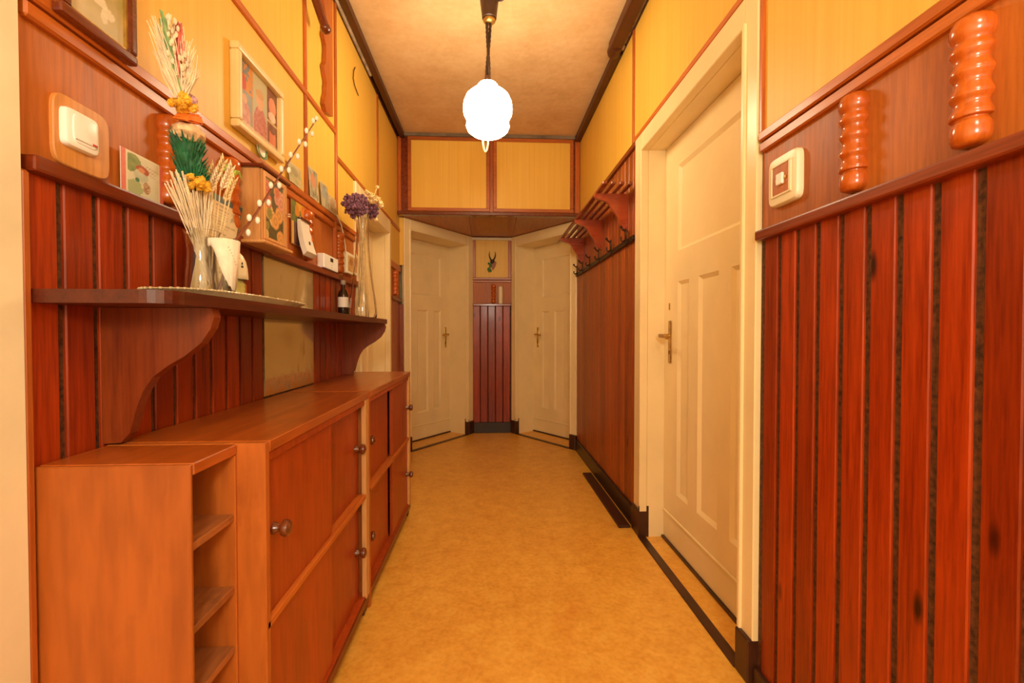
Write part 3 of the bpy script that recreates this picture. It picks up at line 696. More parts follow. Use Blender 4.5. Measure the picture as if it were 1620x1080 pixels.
# ------------------------------------------------------------------ prints
def lerp(a, b, t): return tuple(x + (y - x) * t for x, y in zip(a, b))
def hash2(i, j): return (math.sin(i * 127.1 + j * 311.7) * 43758.5453) % 1.0
def vnoise(x, y):
    i, j = math.floor(x), math.floor(y); f, g = x - i, y - j; f = f * f * (3 - 2 * f); g = g * g * (3 - 2 * g)
    return (hash2(i, j) * (1 - f) + hash2(i + 1, j) * f) * (1 - g) + (hash2(i, j + 1) * (1 - f) + hash2(i + 1, j + 1) * f) * g
def fbm(x, y): return .55 * vnoise(x, y) + .3 * vnoise(2.1 * x + 7, 2.1 * y + 3) + .15 * vnoise(4.3 * x, 4.3 * y + 9)
def ell(s, t, a, b, ra, rb): return ((s - a) / ra) ** 2 + ((t - b) / rb) ** 2
def framed(name, label, cat, y0, y1, z0, z1, w, depth, fmat, fn, inner=None, nx=60, ny=60, XL=XL):
    t = thing(name, label, cat, (XL, (y0 + y1) / 2, z0))
    for q, nm in (((y0, y1, z0, z0 + w), 'y'), ((y0, y1, z1 - w, z1), 'y'), ((y0, y0 + w, z0 + w, z1 - w), 'z'), ((y1 - w, y1, z0 + w, z1 - w), 'z')):
        fr = obj('frame_rail', BM((bm_box, XL - .002, XL + depth, *q, min(w, depth) * .3, 2)), fmat, t)
    if inner:
        bm = bmesh.new(); g = .004
        for q in ((y0 + w, y1 - w, z0 + w, z0 + w + g), (y0 + w, y1 - w, z1 - w - g, z1 - w), (y0 + w, y0 + w + g, z0 + w, z1 - w), (y1 - w - g, y1 - w, z0 + w, z1 - w)):
            bm_box(bm, XL, XL + depth * .7, *q)
        obj('inner_edge', bm, inner, t)
    obj('backing', BM((bm_box, XL - .001, XL + depth * .25, y0 + w * .5, y1 - w * .5, z0 + w * .5, z1 - w * .5)), 'paper', t)
    printed('picture', fn, nx, ny, (XL + depth * .32, y0 + w * .9, z0 + w * .9), (0, y1 - y0 - 1.8 * w, 0), (0, 0, z1 - z0 - 1.8 * w), t, 'print_gloss')
    return t
def painting(s, t):
    c = lerp((.62, .52, .34), (.52, .44, .26), fbm(s * 5, t * 5))
    f = fbm(s * 9 + 3, t * 9)
    if t > .16: c = lerp(c, lerp((.45, .24, .05), (.30, .32, .10), f), min(1, max(0, (t - .14) * 4)) * (.45 + .5 * f))
    if t > .6: c = lerp(c, (.40, .46, .46), min(1, (t - .6) * 3))
    for a, b, ra, rb in ((.55, .30, .13, .05), (.70, .24, .12, .05), (.62, .18, .06, .05), (.42, .36, .07, .05)):
        if ell(s, t, a, b, ra, rb) < .7 + .5 * f: c = lerp(c, (.78, .70, .52), .75)
    return c
framed('landscape_painting', 'dark-framed small painting of pale flowers above the light switch', 'painting', .833, 1.004, 1.606, 1.85, .020, .018, 'frame_dark', painting, 'gold', XL=XL + .0165)
def collage(s, t):
    c = lerp((.60, .36, .12), (.50, .28, .10), fbm(s * 6, t * 6))
    if s < .36 and t > .55:
        c = lerp((.66, .26, .04), (.20, .22, .24), fbm(s * 9, t * 7) > .52)
        if ell(s, t, .12, .66, .09, .13) < 1: c = (.60, .05, .02)
    if s < .34 and t <= .55:
        c = lerp((.34, .36, .34), (.22, .26, .24), fbm(s * 8, t * 8))
        if ell(s, t, .17, .20, .13, .22) < 1: c = lerp((.50, .10, .07), (.72, .42, .32), fbm(s * 30, t * 30))
        if ell(s, t, .17, .44, .055, .07) < 1: c = (.70, .38, .22)
    if .36 <= s < .72:
        c = lerp((.46, .50, .42), (.55, .48, .26), t)
        if ell(s, t, .54, .20, .17, .34) < 1: c = lerp((.42, .07, .06), (.66, .30, .24), fbm(s * 25, t * 25))
        if ell(s, t, .53, .62, .095, .14) < 1: c = (.74, .42, .24)
        if ell(s, t, .53, .72, .10, .07) < 1: c = (.62, .36, .16)
    if s >= .72:
        c = lerp((.16, .05, .03), (.30, .12, .05), fbm(s * 8, t * 8))
        if ell(s, t, .86, .72, .10, .15) < 1: c = (.72, .28, .18)
        if ell(s, t, .85, .55, .10, .08) < 1: c = (.78, .56, .46)
        if ell(s, t, .86, .20, .09, .22) < 1: c = (.66, .20, .11)
        if ell(s, t, .86, .36, .09, .08) < 1: c = (.20, .07, .04)
        if .43 < t < .47: c = (.62, .42, .18)
    if t < .08 + .04 * fbm(s * 12, 1): c = lerp(c, (.74, .58, .40), .7)
    return c
framed('photo_collage', 'cream-framed collage of children in red above the key cabinet', 'picture', 1.408, 1.716, 1.668, 1.922, .024, .026, 'frame_cream', collage, None, 90, 80)

def card_print(s, t):
    if s < .11 or s > .90: return lerp((.70, .14, .09), (.78, .24, .16), fbm(s * 30, t * 14))
    c = lerp((.76, .66, .46), (.66, .60, .36), fbm(s * 6, t * 6))
    if s < .14 or s > .87 or t < .03 or t > .96: return (.80, .70, .48)
    f = fbm(s * 11, t * 11)
    if ell(s, t, .25, .74, .20, .20) < 1.1 * f + .55: c = lerp((.10, .16, .03), (.36, .38, .10), f)
    if ell(s, t, .30, .20, .20, .20) < 1.3 * f + .2: c = lerp(c, (.28, .34, .10), .7)
    if ell(s, t, .45, .52, .17, .15) < 1: c = lerp((.46, .48, .30), (.66, .60, .44), f)
    if ell(s, t, .48, .66, .16, .11) < 1 and t - .66 > -.35 * (s - .48) - .05: c = (.44, .08, .02)
    if ell(s, t, .46, .66, .08, .06) < 1: c = (.72, .28, .10)
    if ell(s, t, .36, .40, .05, .05) < 1: c = (.05, .18, .07)
    if ell(s, t, .58, .28, .09, .14) < 1.0: c = lerp((.30, .10, .03), (.70, .50, .26), hash2(int(s * 40), int(t * 40)))
    # faint handwritten greeting, illegible in the photograph
    for a, b, ty in ((.56, .86, .80), (.62, .80, .71), (.66, .78, .62)):
        if a < s < b and abs(t - ty + .12 * (s - a) - .018 * math.sin(s * 95)) < .012: c = lerp(c, (.48, .30, .16), .8)
    return c
cd = thing('greeting_card', 'red-edged greeting card with a bird print, propped above the light switch rail', 'card', (XL, 1.05, 1.346))
obj('card_sheet', BM((bm_box, XL + .0055, XL + .0068, .989, 1.112, 1.346, 1.4375)), 'paper', cd)
printed('card_front', card_print, 80, 64, (XL + .0071, .989, 1.346), (0, .123, 0), (0, 0, .0915), cd)

def leaf_print(s, t):
    if t > .93:
        return (.14, .22, .05) if s < .16 else (.06, .12, .16)
    if s < .10: return lerp((.30, .42, .08), (.72, .62, .30), min(1, (1 - t) * 2.2))
    if s > .96: return (.10, .16, .18)
    c = (.82, .72, .50)
    if .70 < s < .85 and .78 < t < .88 and hash2(int(s * 40), int(t * 40)) > .4: c = (.45, .42, .30)
    rows = int(t * 34)
    if t < .90 and t < .9 and (t * 34) % 1 < .42 and .16 < s < .16 + .30 + .45 * hash2(rows, 5) and not (t > .75 and s > .62):
        if hash2(int(s * 60), rows) > .18: c = lerp(c, (.40, .30, .14), .65)
    if .915 > t > .885 and .2 < s < .6: c = (.55, .42, .22)
    return c
lf = thing('leaflet', 'printed leaflet with a blue header and text lines leaning behind the vases', 'leaflet', (-.72, 1.2, 1.125))
TL, TR, BL, BR = Vector((-.745, 1.272, 1.433)), Vector((-.745, 1.432, 1.431)), Vector((-.718, 1.130, 1.1475)), Vector((-.718, 1.290, 1.1445))
bm = bmesh.new(); bm_prism(bm, [BL, BR, TR, TL], Vector((-.0012, 0, -.0002))); obj('sheet', bm, 'paper', lf)
e_ = Vector((.0006, 0, .0001)); printed('leaflet_front', leaf_print, 70, 110, BL + e_, BR - BL, TL - BL, lf)

# ------------------------------------------------------------------ key cabinet
kc = thing('key_cabinet', 'small wooden key cabinet with a floral door hung beside the spindle', 'cabinet', (XL, 1.52, 1.325))
KX0, KX1 = XL - .002, -.690
obj('box', BM((bm_box, KX0, KX1 - .004, 1.432, 1.608, 1.335, 1.555, .002)), 'keybox', kc)
obj('roof', BM((bm_box, KX0, KX1 + .012, 1.422, 1.618, 1.555, 1.566, .003)), 'frame_dark', kc)
obj('floor_board', BM((bm_box, KX0, KX1 + .016, 1.418, 1.622, 1.325, 1.335, .003)), 'keybox', kc)
kd = obj('cabinet_door', BM((bm_box, KX1 - .0035, KX1 + .003, 1.434, 1.606, 1.337, 1.553, .001)), 'keybox', kc)
def floral(s, t):
    c = lerp((.055, .045, .012), (.16, .12, .03), fbm(s * 8, t * 12))
    for k in range(26):
        a, b, r = hash2(k, 1), hash2(k, 2), .07 + .08 * hash2(k, 3)
        e = ell(s, t, a, b, r * 1.4, r)
        if e < 1:
            col = ((.80, .40, .10), (.72, .20, .10), (.84, .56, .20), (.76, .34, .22), (.34, .30, .06))[k % 5]
            c = lerp(col, tuple(x * .5 for x in col), max(0, .6 * math.sin(e * 9)))
    if s < .05 or s > .95: c = lerp(c, (.62, .42, .14), .6)
    return c
printed('floral_print', floral, 50, 64, (KX1 + .0036, 1.450, 1.350), (0, .128, 0), (0, 0, .184), kd)
bm = bmesh.new()
for q in ((1.440, 1.450, 1.340, 1.550), (1.578, 1.588, 1.340, 1.550), (1.450, 1.578, 1.340, 1.350), (1.450, 1.578, 1.534, 1.550)): bm_box(bm, KX1 + .002, KX1 + .007, *q, .0015)
obj('door_moulding', bm, 'keybox', kd)
bm = bmesh.new(); bm_lathe(bm, (KX1 + .003, 1.597, 1.452), (1, 0, 0), [(0, 0), (.003, 0), (.003, .006), (.007, .009), (.008, .014), (.005, .018), (0, .019)], 12); obj('knob', bm, 'glass', kd, True)

# ------------------------------------------------------------------ tear-off calendar
tc_ = thing('tear_off_calendar', 'flower-printed wall calendar with a curling white tear-off pad', 'calendar', (XL, 1.91, 1.36))
obj('backing_card', BM((bm_box, XL + .002, XL + .005, 1.815, 1.985, 1.40, 1.620)), 'keybox', tc_)
def calprint(s, t):
    f = fbm(s * 7, t * 8)
    if t < .42:
        return (.72, .44, .10) if s < .12 else lerp((.04, .02, .03), (.20, .08, .06), f)
    c = lerp((.07, .11, .02), (.26, .26, .04), f)
    for a, b, r, col in ((.42, .78, .16, (.80, .46, .03)), (.68, .64, .17, (.78, .24, .02)), (.30, .62, .13, (.72, .30, .02)), (.62, .86, .11, (.82, .56, .06)), (.85, .78, .1, (.66, .16, .02))):
        if ell(s, t, a, b, r, r * .8) < .6 + f: c = lerp(col, (.40, .10, .01), f * .5)
    return c
printed('calendar_print', calprint, 40, 50, (XL + .0055, 1.816, 1.401), (0, .168, 0), (0, 0, .218), tc_)
bm = bmesh.new()   # curled pad
pr = [(XL + .007, 1.508), (XL + .020, 1.514), (XL + .022, 1.49), (XL + .026, 1.455), (XL + .034, 1.415), (XL + .046, 1.378), (XL + .030, 1.362), (XL + .018, 1.400), (XL + .010, 1.44), (XL + .0075, 1.47)]
bm_prism(bm, [(x, 1.862, z) for x, z in pr], (0, .098, 0)); pad = obj('pad', bm, 'paper', tc_)
bm = bmesh.new(); bm_tube(bm, [(XL + .0325, 1.915, 1.424), (XL + .0355, 1.915, 1.412)], .004, 6); obj('date_mark', bm, 'black', pad)
obj('pad_clip', BM((bm_box, XL + .005, XL + .028, 1.862, 1.98, 1.503, 1.514, .003)), 'frame_dark', tc_)

# ------------------------------------------------------------------ postcards and a small plate standing on the moulding
def post_print(seed, cols):
    def fn(s, t):
        f = fbm(s * 6 + seed, t * 6 + seed * 2)
        c = lerp(cols[0], cols[1], min(1, max(0, f * 1.6 - .3)))
        if ell(s, t, .45, .62, .28, .22) < .5 + f: c = lerp(cols[2], cols[1], f * .4)
        if s < .04 or s > .96 or t < .03 or t > .97: c = (.72, .58, .32)
        return c
    return fn
def postcard(y0, y1, z1, label, seed, cols, tilt=.0):
    t = thing('postcard', label, 'postcard', (XL + .012, (y0 + y1) / 2, 1.631), 'postcards standing on the left moulding')
    a = Vector((XL + .013, y0, 1.631)); u = Vector((0, y1 - y0, tilt)); v = Vector((-.008, -tilt * (z1 - 1.631) / (y1 - y0), z1 - 1.631))
    bm = bmesh.new(); bm_prism(bm, [a, a + u, a + u + v, a + v], (-.001, 0, 0)); obj('card_sheet', bm, 'paper', t)
    printed('card_front', post_print(seed, cols), 24, 24, a + Vector((.0006, 0, 0)), u, v, t)
postcard(1.785, 1.905, 1.712, 'pale green village postcard just past the photo collage', 1, ((.36, .34, .16), (.62, .50, .26), (.30, .26, .12)))
postcard(1.985, 2.085, 1.762, 'tall postcard with a red flower beside the yellow wall batten', 2, ((.16, .16, .10), (.66, .56, .36), (.60, .16, .06)))
postcard(2.12, 2.215, 1.742, 'blue-grey bird postcard in the middle of the row on the moulding', 3, ((.20, .20, .16), (.56, .46, .26), (.26, .32, .34)))
postcard(2.225, 2.330, 1.715, 'brownish postcard last in the row on the moulding', 4, ((.30, .20, .10), (.72, .54, .28), (.40, .22, .12)))
pt = thing('small_plate', 'small green-rimmed ornament plate standing above the key cabinet', 'plate', (XL + .01, 1.575, 1.631))
bm = bmesh.new(); bm_lathe(bm, (XL + .004, 1.575, 1.662), (1, 0, .12), [(0, 0), (.020, 0), (.031, .006), (.030, .009), (.019, .004), (0, .004)], 24); obj('plate_body', bm, 'porcelain', pt, True)
bm = bmesh.new(); bm_lathe(bm, (XL + .004, 1.575, 1.662), (1, 0, .12), [(.024, .0045), (.0318, .0075), (.0322, .0095), (.0242, .0075)], 24, False); obj('plate_rim', bm, 'shieldgreen', pt, True)

# ------------------------------------------------------------------ wavy board and club ornament near the ceiling
bm = bmesh.new(); n = 22; z0, z1 = 2.075, 2.69
pts = [(XL, 2.262, z0 + .02), (XL, 2.268, z1)] + [(XL, 2.165 + .014 * math.sin(k * 1.15) + .008 * math.sin(k * 2.3 + 1), z1 - (z1 - z0) * k / n) for k in range(n + 1)]
bm_prism(bm, pts, (.018, 0, 0)); tag(obj('wavy_board', bm, 'mould_z'), 'reddish wooden wall board with a wavy edge below the cornice', 'board')
cl = thing('wooden_club', 'glossy dark red wooden club hung in front of the wavy board', 'ornament', (-.71, 1.95, 2.38))
bm = bmesh.new(); bm_tube(bm, [(-.755, 1.72, 2.67), (-.735, 1.85, 2.55), (-.715, 1.965, 2.44), (-.704, 2.027, 2.381)], [.018, .018, .019, .019], 12); obj('shaft', bm, 'frame_dark', cl, True)
bm = bmesh.new(); bm_ball(bm, (-.702, 2.037, 2.371), .023, .025, .022, 16, 10); obj('knob_end', bm, 'frame_dark', cl, True)

bm = bmesh.new(); bm_tube(bm, [(XL + .001, 2.70, 2.585), (XL + .006, 2.652, 2.535), (XL + .006, 2.640, 2.49), (XL + .006, 2.665, 2.465), (XL + .001, 2.76, 2.455)], .0028, 6)
tag(obj('wire_hook', bm, 'cornice', None, True), 'thin curved brown wire sticking out of the left yellow panel near the cornice', 'wire')
# ------------------------------------------------------------------ thermostat, cable, small picture
th = thing('thermostat', 'white box thermostat with a dark display below the cable strip', 'thermostat', (XL, 2.14, 1.35))
obj('case', BM((bm_box, XL - .003, -.735, 2.095, 2.286, 1.347, 1.412, .004, 2)), 'white', th)
obj('display', BM((bm_box, -.7352, -.734, 2.175, 2.212, 1.385, 1.402)), 'black', th)
for z in (1.372, 1.360): obj('button', BM((bm_box, -.7352, -.734, 2.188, 2.196, z - .003, z)), 'greypipe', th)
cb = thing('wall_cable', 'pale cable strip running down the left wall to the thermostat', 'cable', (XL, 2.31, 1.5))
obj('cable_duct', BM((bm_box, XL - .003, XL + .012, 2.305, 2.333, 1.42, 1.625, .002)), 'mould_z', cb)
bm = bmesh.new(); bm_tube(bm, [(XL + .02, 2.30, 1.635), (XL + .022, 2.36, 1.60), (XL + .02, 2.41, 1.55), (XL + .018, 2.44, 1.50), (XL + .016, 2.455, 1.47)], .003, 6); obj('loose_wire', bm, 'ivory', cb, True)
ip = thing('small_icon', 'small cream-edged holy picture hanging behind the dried flower vase', 'picture', (XL, 2.53, 1.37))
obj('icon_block', BM((bm_box, XL - .003, -.742, 2.45, 2.605, 1.370, 1.482, .002)), 'ivory', ip)
printed('icon_print', post_print(9, ((.50, .22, .05), (.72, .44, .16), (.34, .12, .04))), 20, 20, (-.7415, 2.465, 1.382), (0, .125, 0), (0, 0, .085), ip)

# ------------------------------------------------------------------ things on the shelf
ZS = 1.1245
tr = thing('glass_platter', 'oval pressed-glass platter lying under the vases on the shelf', 'platter', (-.655, 1.24, ZS))
bm = bmesh.new(); k = 64; rings = []
for sc, z in ((.80, 0), (.86, 0), (1.0, .016), (.985, .0185), (.84, .005), (.78, .005)):
    rings.append([bm.verts.new((-.655 + .098 * sc * math.copysign(abs(math.cos(2 * PI * i / k)) ** .7, math.cos(2 * PI * i / k)) * (1 + (.012 if i % 2 else 0)), 1.24 + .29 * sc * math.copysign(abs(math.sin(2 * PI * i / k)) ** .7, math.sin(2 * PI * i / k)), ZS + z)) for i in range(k)])
bm.faces.new(rings[0]); bm.faces.new(rings[-1])
for a, b in zip(rings, rings[1:]):
    for i in range(k): bm.faces.new((a[i], a[(i + 1) % k], b[(i + 1) % k], b[i]))
obj('platter_dish', bm, 'tray_glass', tr)
bm = bmesh.new()
for i in range(0, k):
    a = 2 * PI * i / k
    bm_ball(bm, (-.655 + .099 * math.copysign(abs(math.cos(a)) ** .7, math.cos(a)), 1.24 + .291 * math.copysign(abs(math.sin(a)) ** .7, math.sin(a)), ZS + .0165), .0035, .006, .003, 6, 4)
rm = obj('beaded_rim', bm, 'tray_glass', tr, True); rm['kind'] = 'stuff'
ZT = ZS + .0055
def vessel(bm, c, prof, wall, seg=28):
    """open glass vessel: outer profile bottom to top, then inner back down"""
    inner = [(max(r - wall, .002), h + (wall * 1.5 if i == 0 else 0)) for i, (r, h) in enumerate(prof)]
    bm_lathe(bm, c, (0, 0, 1), [(0, 0)] + prof + inner[::-1] + [(0, inner[0][1])], seg, False)
VX, VY = -.652, 1.078
v1 = thing('glass_vase', 'small clear glass vase holding the tall palm bouquet on the platter', 'vase', (VX, VY, ZT))
bm = bmesh.new(); vessel(bm, (VX, VY, ZT), [(.027, 0), (.032, .004), (.0345, .02), (.033, .05), (.030, .08), (.029, .11), (.033, .14), (.037, .152)], .0022); obj('vase_body', bm, 'glass', v1, True, angle=70)
CX_, CY_ = -.612, 1.090
v2 = thing('glass_tumbler', 'glass tumbler wrapped in white lace holding the willow twig', 'tumbler', (CX_, CY_, ZT))
bm = bmesh.new(); vessel(bm, (CX_, CY_, ZT), [(.020, 0), (.023, .004), (.026, .05), (.029, .10), (.0325, .137)], .0022); obj('tumbler_body', bm, 'glass', v2, True, angle=70)
bm = bmesh.new(); prev = None; nn = 30       # lace napkin: wraps the upper half, its lower edge falls to one side
for i in range(nn + 1):
    a = -2.2 + 4.2 * i / nn
    low = .120 - .098 * max(0, math.cos(a + .10)) ** .8 - .006 * abs(math.sin(i * 1.3)); col = []
    for h in (.134, (.134 + low) / 2, low):
        r = .0232 + .0095 * h / .137 + .0022 + .0006 * math.sin(i * 2.1)
        col.append(bm.verts.new((CX_ + r * math.cos(a), CY_ + r * math.sin(a), ZT + h)))
    if prev:
        for q in range(2): bm.faces.new((prev[q], col[q], col[q + 1], prev[q + 1]))
    prev = col
lc = obj('lace_napkin', bm, 'lace', v2, True); lc.modifiers.new('thickness', 'SOLIDIFY').thickness = .001
bm = bmesh.new()
for i in range(7):
    a = -.75 + .1 * i; h = .115 - .006 * i
    r = .0232 + .0095 * h / .137 + .0032; bm_ball(bm, (CX_ + r * math.cos(a), CY_ + r * math.sin(a), ZT + h), .0009, .0012, .0012, 6, 4)
obj('lace_holes', bm, 'greypipe', v2)
# willow twig with catkins
wt = thing('willow_twig', 'long pussy willow twig with white catkins slanting from the lace tumbler', 'twig', (CX_, CY_, ZT + .01))
stem = [Vector((-.618, 1.080, ZT + .012)), Vector((-.601, 1.112, 1.262)), Vector((-.590, 1.195, 1.352)), Vector((-.575, 1.305, 1.492)), Vector((-.562, 1.412, 1.622)), Vector((-.552, 1.509, 1.736))]
bm = bmesh.new(); bm_tube(bm, stem, .0036, 8, .45); obj('twig_stem', bm, 'twig', wt, True)
c0 = None; L_ = []
for i in range(17):
    f = .30 + .70 * i / 16; q = f * 5 - 1e-6; k = min(int(q), 4); p = stem[k].lerp(stem[k + 1], q - k)
    sgn = 1 if i % 2 else -1
    p = p + Vector((.004, -.55 * sgn * .016, .62 * sgn * .014)) if i < 16 else stem[-1] + Vector((0, .003, .006))
    if c0 is None:
        bm = bmesh.new(); bm_ball(bm, p, .0058, .0062, .0092, 10, 7); c0 = obj('catkin', bm, 'catkin', wt, True); cp = p
    else: clone(c0, p - cp)
# ghost-shaped candle lantern
GX, GY = -.668, 1.243
gl = thing('candle_lantern', 'white ghost-shaped candle shade on a ribbed glass foot behind the tumbler', 'lantern', (GX, GY, ZT))
bm = bmesh.new(); bm_lathe(bm, (GX, GY, ZT), (0, 0, 1), [(0, 0), (.022, 0), (.024, .004)] + [(.0225 + .0015 * (k % 2), .008 + .006 * k) for k in range(8)] + [(.018, .058), (0, .058)], 24); obj('lantern_foot', bm, 'greenglass', gl, True)
bm = bmesh.new(); bm_lathe(bm, (GX, GY, ZT + .062), (0, 0, 1), [(.029, 0), (.0315, .001), (.031, .012), (.0295, .03), (.026, .048), (.020, .062), (.012, .071), (0, .075)], 28, False); sh = obj('ghost_shade', bm, 'porcelain', gl, True, angle=80)
bm = bmesh.new()
for a, h, s_ in ((-.95, .040, 1.0), (-.45, .036, 1.1), (-.65, .056, .7)):
    r = .0285 if h < .05 else .0225
    for dz, dd in ((.004, 0), (-.004, .05), (-.004, -.05)):
        bm_ball(bm, (GX + r * math.cos(a + dd), GY + r * math.sin(a + dd), ZT + .062 + h + dz * s_), .0015, .0022 * s_, .0035 * s_, 6, 5)
obj('shade_marks', bm, 'black', sh)
bm = bmesh.new(); bm_lathe(bm, (GX + .004, GY + .028, ZT), (0, 0, 1), [(0, 0), (.010, 0)] + [(.010 + .0012 * (k % 2), .004 + .006 * k) for k in range(9)] + [(0, .056)], 14); obj('amber_column', bm, 'amber', gl, True)
# Easter palm bouquet
def strand(bm, a, b, r0, r1, bend=.0):
    a, b = Vector(a), Vector(b); m = (a + b) / 2 + Vector((random.uniform(-1, 1), random.uniform(-1, 1), 0)) * bend
    bm_tube(bm, [a, m, b], [r0, (r0 + r1) / 2, r1], 4)
R_ = random.uniform
pb = thing('palm_bouquet', 'tall dried palm bouquet of wheat, orange flowers and a green band', 'bouquet', (VX, VY, ZT + .01))
def ax(z):      # centre line of the palm at height z
    return Vector((-.652 - .02 * (z - 1.2), 1.090 - .20 * (z - 1.2), z))
bm = bmesh.new()
for i in range(150):
    a = R_(0, 6.28); q = R_(0, 1) ** .5; nk = ax(1.238) + Vector((.012 * q * math.cos(a), -.008 + .012 * q * math.sin(a), 0))
    tp = ax(R_(1.345, 1.392)) + Vector((R_(-.016, .020), R_(-.072, .050), 0))
    bm_tube(bm, [ax(1.142) + Vector((.022 * q * math.cos(a + 2), .004 + .020 * q * math.sin(a + 2), 0)), nk, nk.lerp(tp, .5) + Vector((R_(-.003, .003), R_(-.004, .004), 0)), tp], [.0010, .0010, .0012, .0016], 4)
o = obj('straw_stalks', bm, 'straw_pale', pb); o['kind'] = 'stuff'
bm = bmesh.new()
for i in range(330):
    a = R_(0, 6.28); z = R_(1.37, 1.47); s_ = R_(0, 1); b = ax(z); rr = .012 + .014 * s_
    p = b + Vector((rr * math.cos(a), rr * math.sin(a), 0)); strand(bm, p, p + Vector((.010 * math.cos(a), .012 * math.sin(a), R_(.014, .024))), .0022, .0006)
o = obj('green_sprig', bm, 'green', pb); o['kind'] = 'stuff'
bm = bmesh.new(); bm_lathe(bm, ax(1.365), (ax(1.47) - ax(1.365)), [(0, 0), (.012, 0), (.022, .05), (.024, .10), (0, .108)], 14); obj('green_core', bm, 'green', pb, True)
def cluster(name, mat, c, n, spread, r):
    f0 = None
    for i in range(n):
        p = Vector(c) + Vector((R_(-1, 1) * spread[0], R_(-1, 1) * spread[1], R_(-1, 1) * spread[2]))
        if f0 is None:
            bm = bmesh.new(); bm_ball(bm, p, r, r, r * .8, 9, 6, .22)
            for k in range(9):
                a = k * .7; bm_tube(bm, [p, p + Vector((math.cos(a) * r * .6, math.sin(a) * r * .6, r * .7)), p + Vector((math.cos(a) * r * 1.15, math.sin(a) * r * 1.15, r * .5))], [r * .25, r * .3, r * .05], 4)
            f0 = obj(name, bm, mat, pb); fp = p
        else:
            c_ = clone(f0, p - fp); c_.rotation_euler = (R_(-1, 1), R_(-1, 1), R_(0, 6))
cluster('yellow_flower', 'fl_yellow', ax(1.378) + Vector((.026, -.012, 0)), 16, (.012, .036, .012), .0078)
cluster('yellow_flower', 'fl_yellow', ax(1.540) + Vector((.010, 0, 0)), 14, (.020, .026, .014), .0082)
cluster('lilac_flower', 'fl_pink', ax(1.56) + Vector((.0, .028, 0)), 4, (.01, .01, .012), .009)
bm = bmesh.new(); bm_ball(bm, ax(1.485) + Vector((.004, .004, 0)), .030, .034, .022, 14, 9, .12); obj('beige_flower', bm, 'fl_beige', pb)
bm = bmesh.new(); a_ = ax(1.512); bm_prism(bm, [a_ + Vector((.028, -.034, -.018)), a_ + Vector((.030, .030, .0)), a_ + Vector((.022, .030, .024)), a_ + Vector((.022, -.004, .010))], (-.035, .004, .006))
bmesh.ops.bevel(bm, geom=list(bm.edges), offset=.004, segments=2, affect='EDGES'); obj('orange_flower', bm, 'fl_orange', pb, True)
for nm, mt, lo, hi, n in (('wheat_beard', 'straw_pale', -1, 1, 150), ('red_wheat', 'straw_red', .15, .42, 26), ('green_wheat', 'straw_green', -.55, -.40, 10)):
    bm = bmesh.new()
    for i in range(n):
        k_ = R_(lo, hi); top = R_(1.64, 1.712) - .03 * abs(k_) if n > 40 else R_(1.66, 1.705)
        strand(bm, ax(1.55) + Vector((R_(-.008, .008), R_(-.008, .008), 0)), ax(top) + Vector((R_(.0, .015) + .030 * k_ * .5, .046 * k_, 0)), .0018 if n > 40 else .0022, .0007 if n > 40 else .0018, .006)
    o = obj(nm, bm, mt, pb); o['kind'] = 'stuff'
bm = bmesh.new()
for i in range(60):
    k_ = R_(-1, 1); p = ax(R_(1.60, 1.70)) + Vector((R_(0, .02), .024 * k_, 0)); bm_ball(bm, p, .003, .003, .007, 5, 4)
o = obj('wheat_grains', bm, 'straw_pale', pb); o['kind'] = 'stuff'
# second bunch: fluffy wheat ears
wb2 = thing('wheat_bunch', 'short bunch of yellow wheat ears beside the green palm band', 'bouquet', (VX + .01, VY + .02, ZT + .012))
e0 = Vector((VX + .008, VY + .008, ZT + .012)); bm = bmesh.new()
tips = [Vector((-.640, 1.145, 1.462)), Vector((-.630, 1.160, 1.452)), Vector((-.655, 1.130, 1.44)), Vector((-.640, 1.118, 1.42)), Vector((-.628, 1.168, 1.425))]
for tp in tips: bm_tube(bm, [e0 + Vector((R_(-.006, .006), R_(-.006, .006), 0)), e0.lerp(tp, .55) + Vector((.004, -.004, 0)), tp], [.0018, .0016, .0012], 5)
o = obj('stalks', bm, 'straw', wb2)
for i, tp in enumerate(tips):
    bm = bmesh.new(); d = Vector((.006, .016, .040)).normalized()
    for k in range(13):
        p = tp - d * .062 + d * .0055 * k; sd = (1 if k % 2 else -1)
        bm_tube(bm, [p, p + Vector((.002, .008 * sd, .006)), p + Vector((.003, .013 * sd + .003, .018))], [.0015, .0035, .0006], 5)
    obj('wheat_ear', bm, 'straw_pale' if i % 2 else 'fl_cream', wb2)
bm = bmesh.new()
for tp in tips[:3]:
    for k in range(3): bm_tube(bm, [tp - Vector((0, 0, .02)), tp + Vector((.004, .012 + .008 * k, .002 * k)), tp + Vector((.004, .026 + .008 * k, .006 - .01 * k))], [.001, .0035, .0006], 5)
obj('yellow_leaf', bm, 'leafgreen', wb2)
# white pebble
bm = bmesh.new(); bm_ball(bm, (-.60, 1.449, ZS + .009), .014, .022, .009, 12, 8, .08); tag(obj('white_pebble', bm, 'porcelain', None, True), 'small white pebble at the far end of the glass platter', 'pebble')
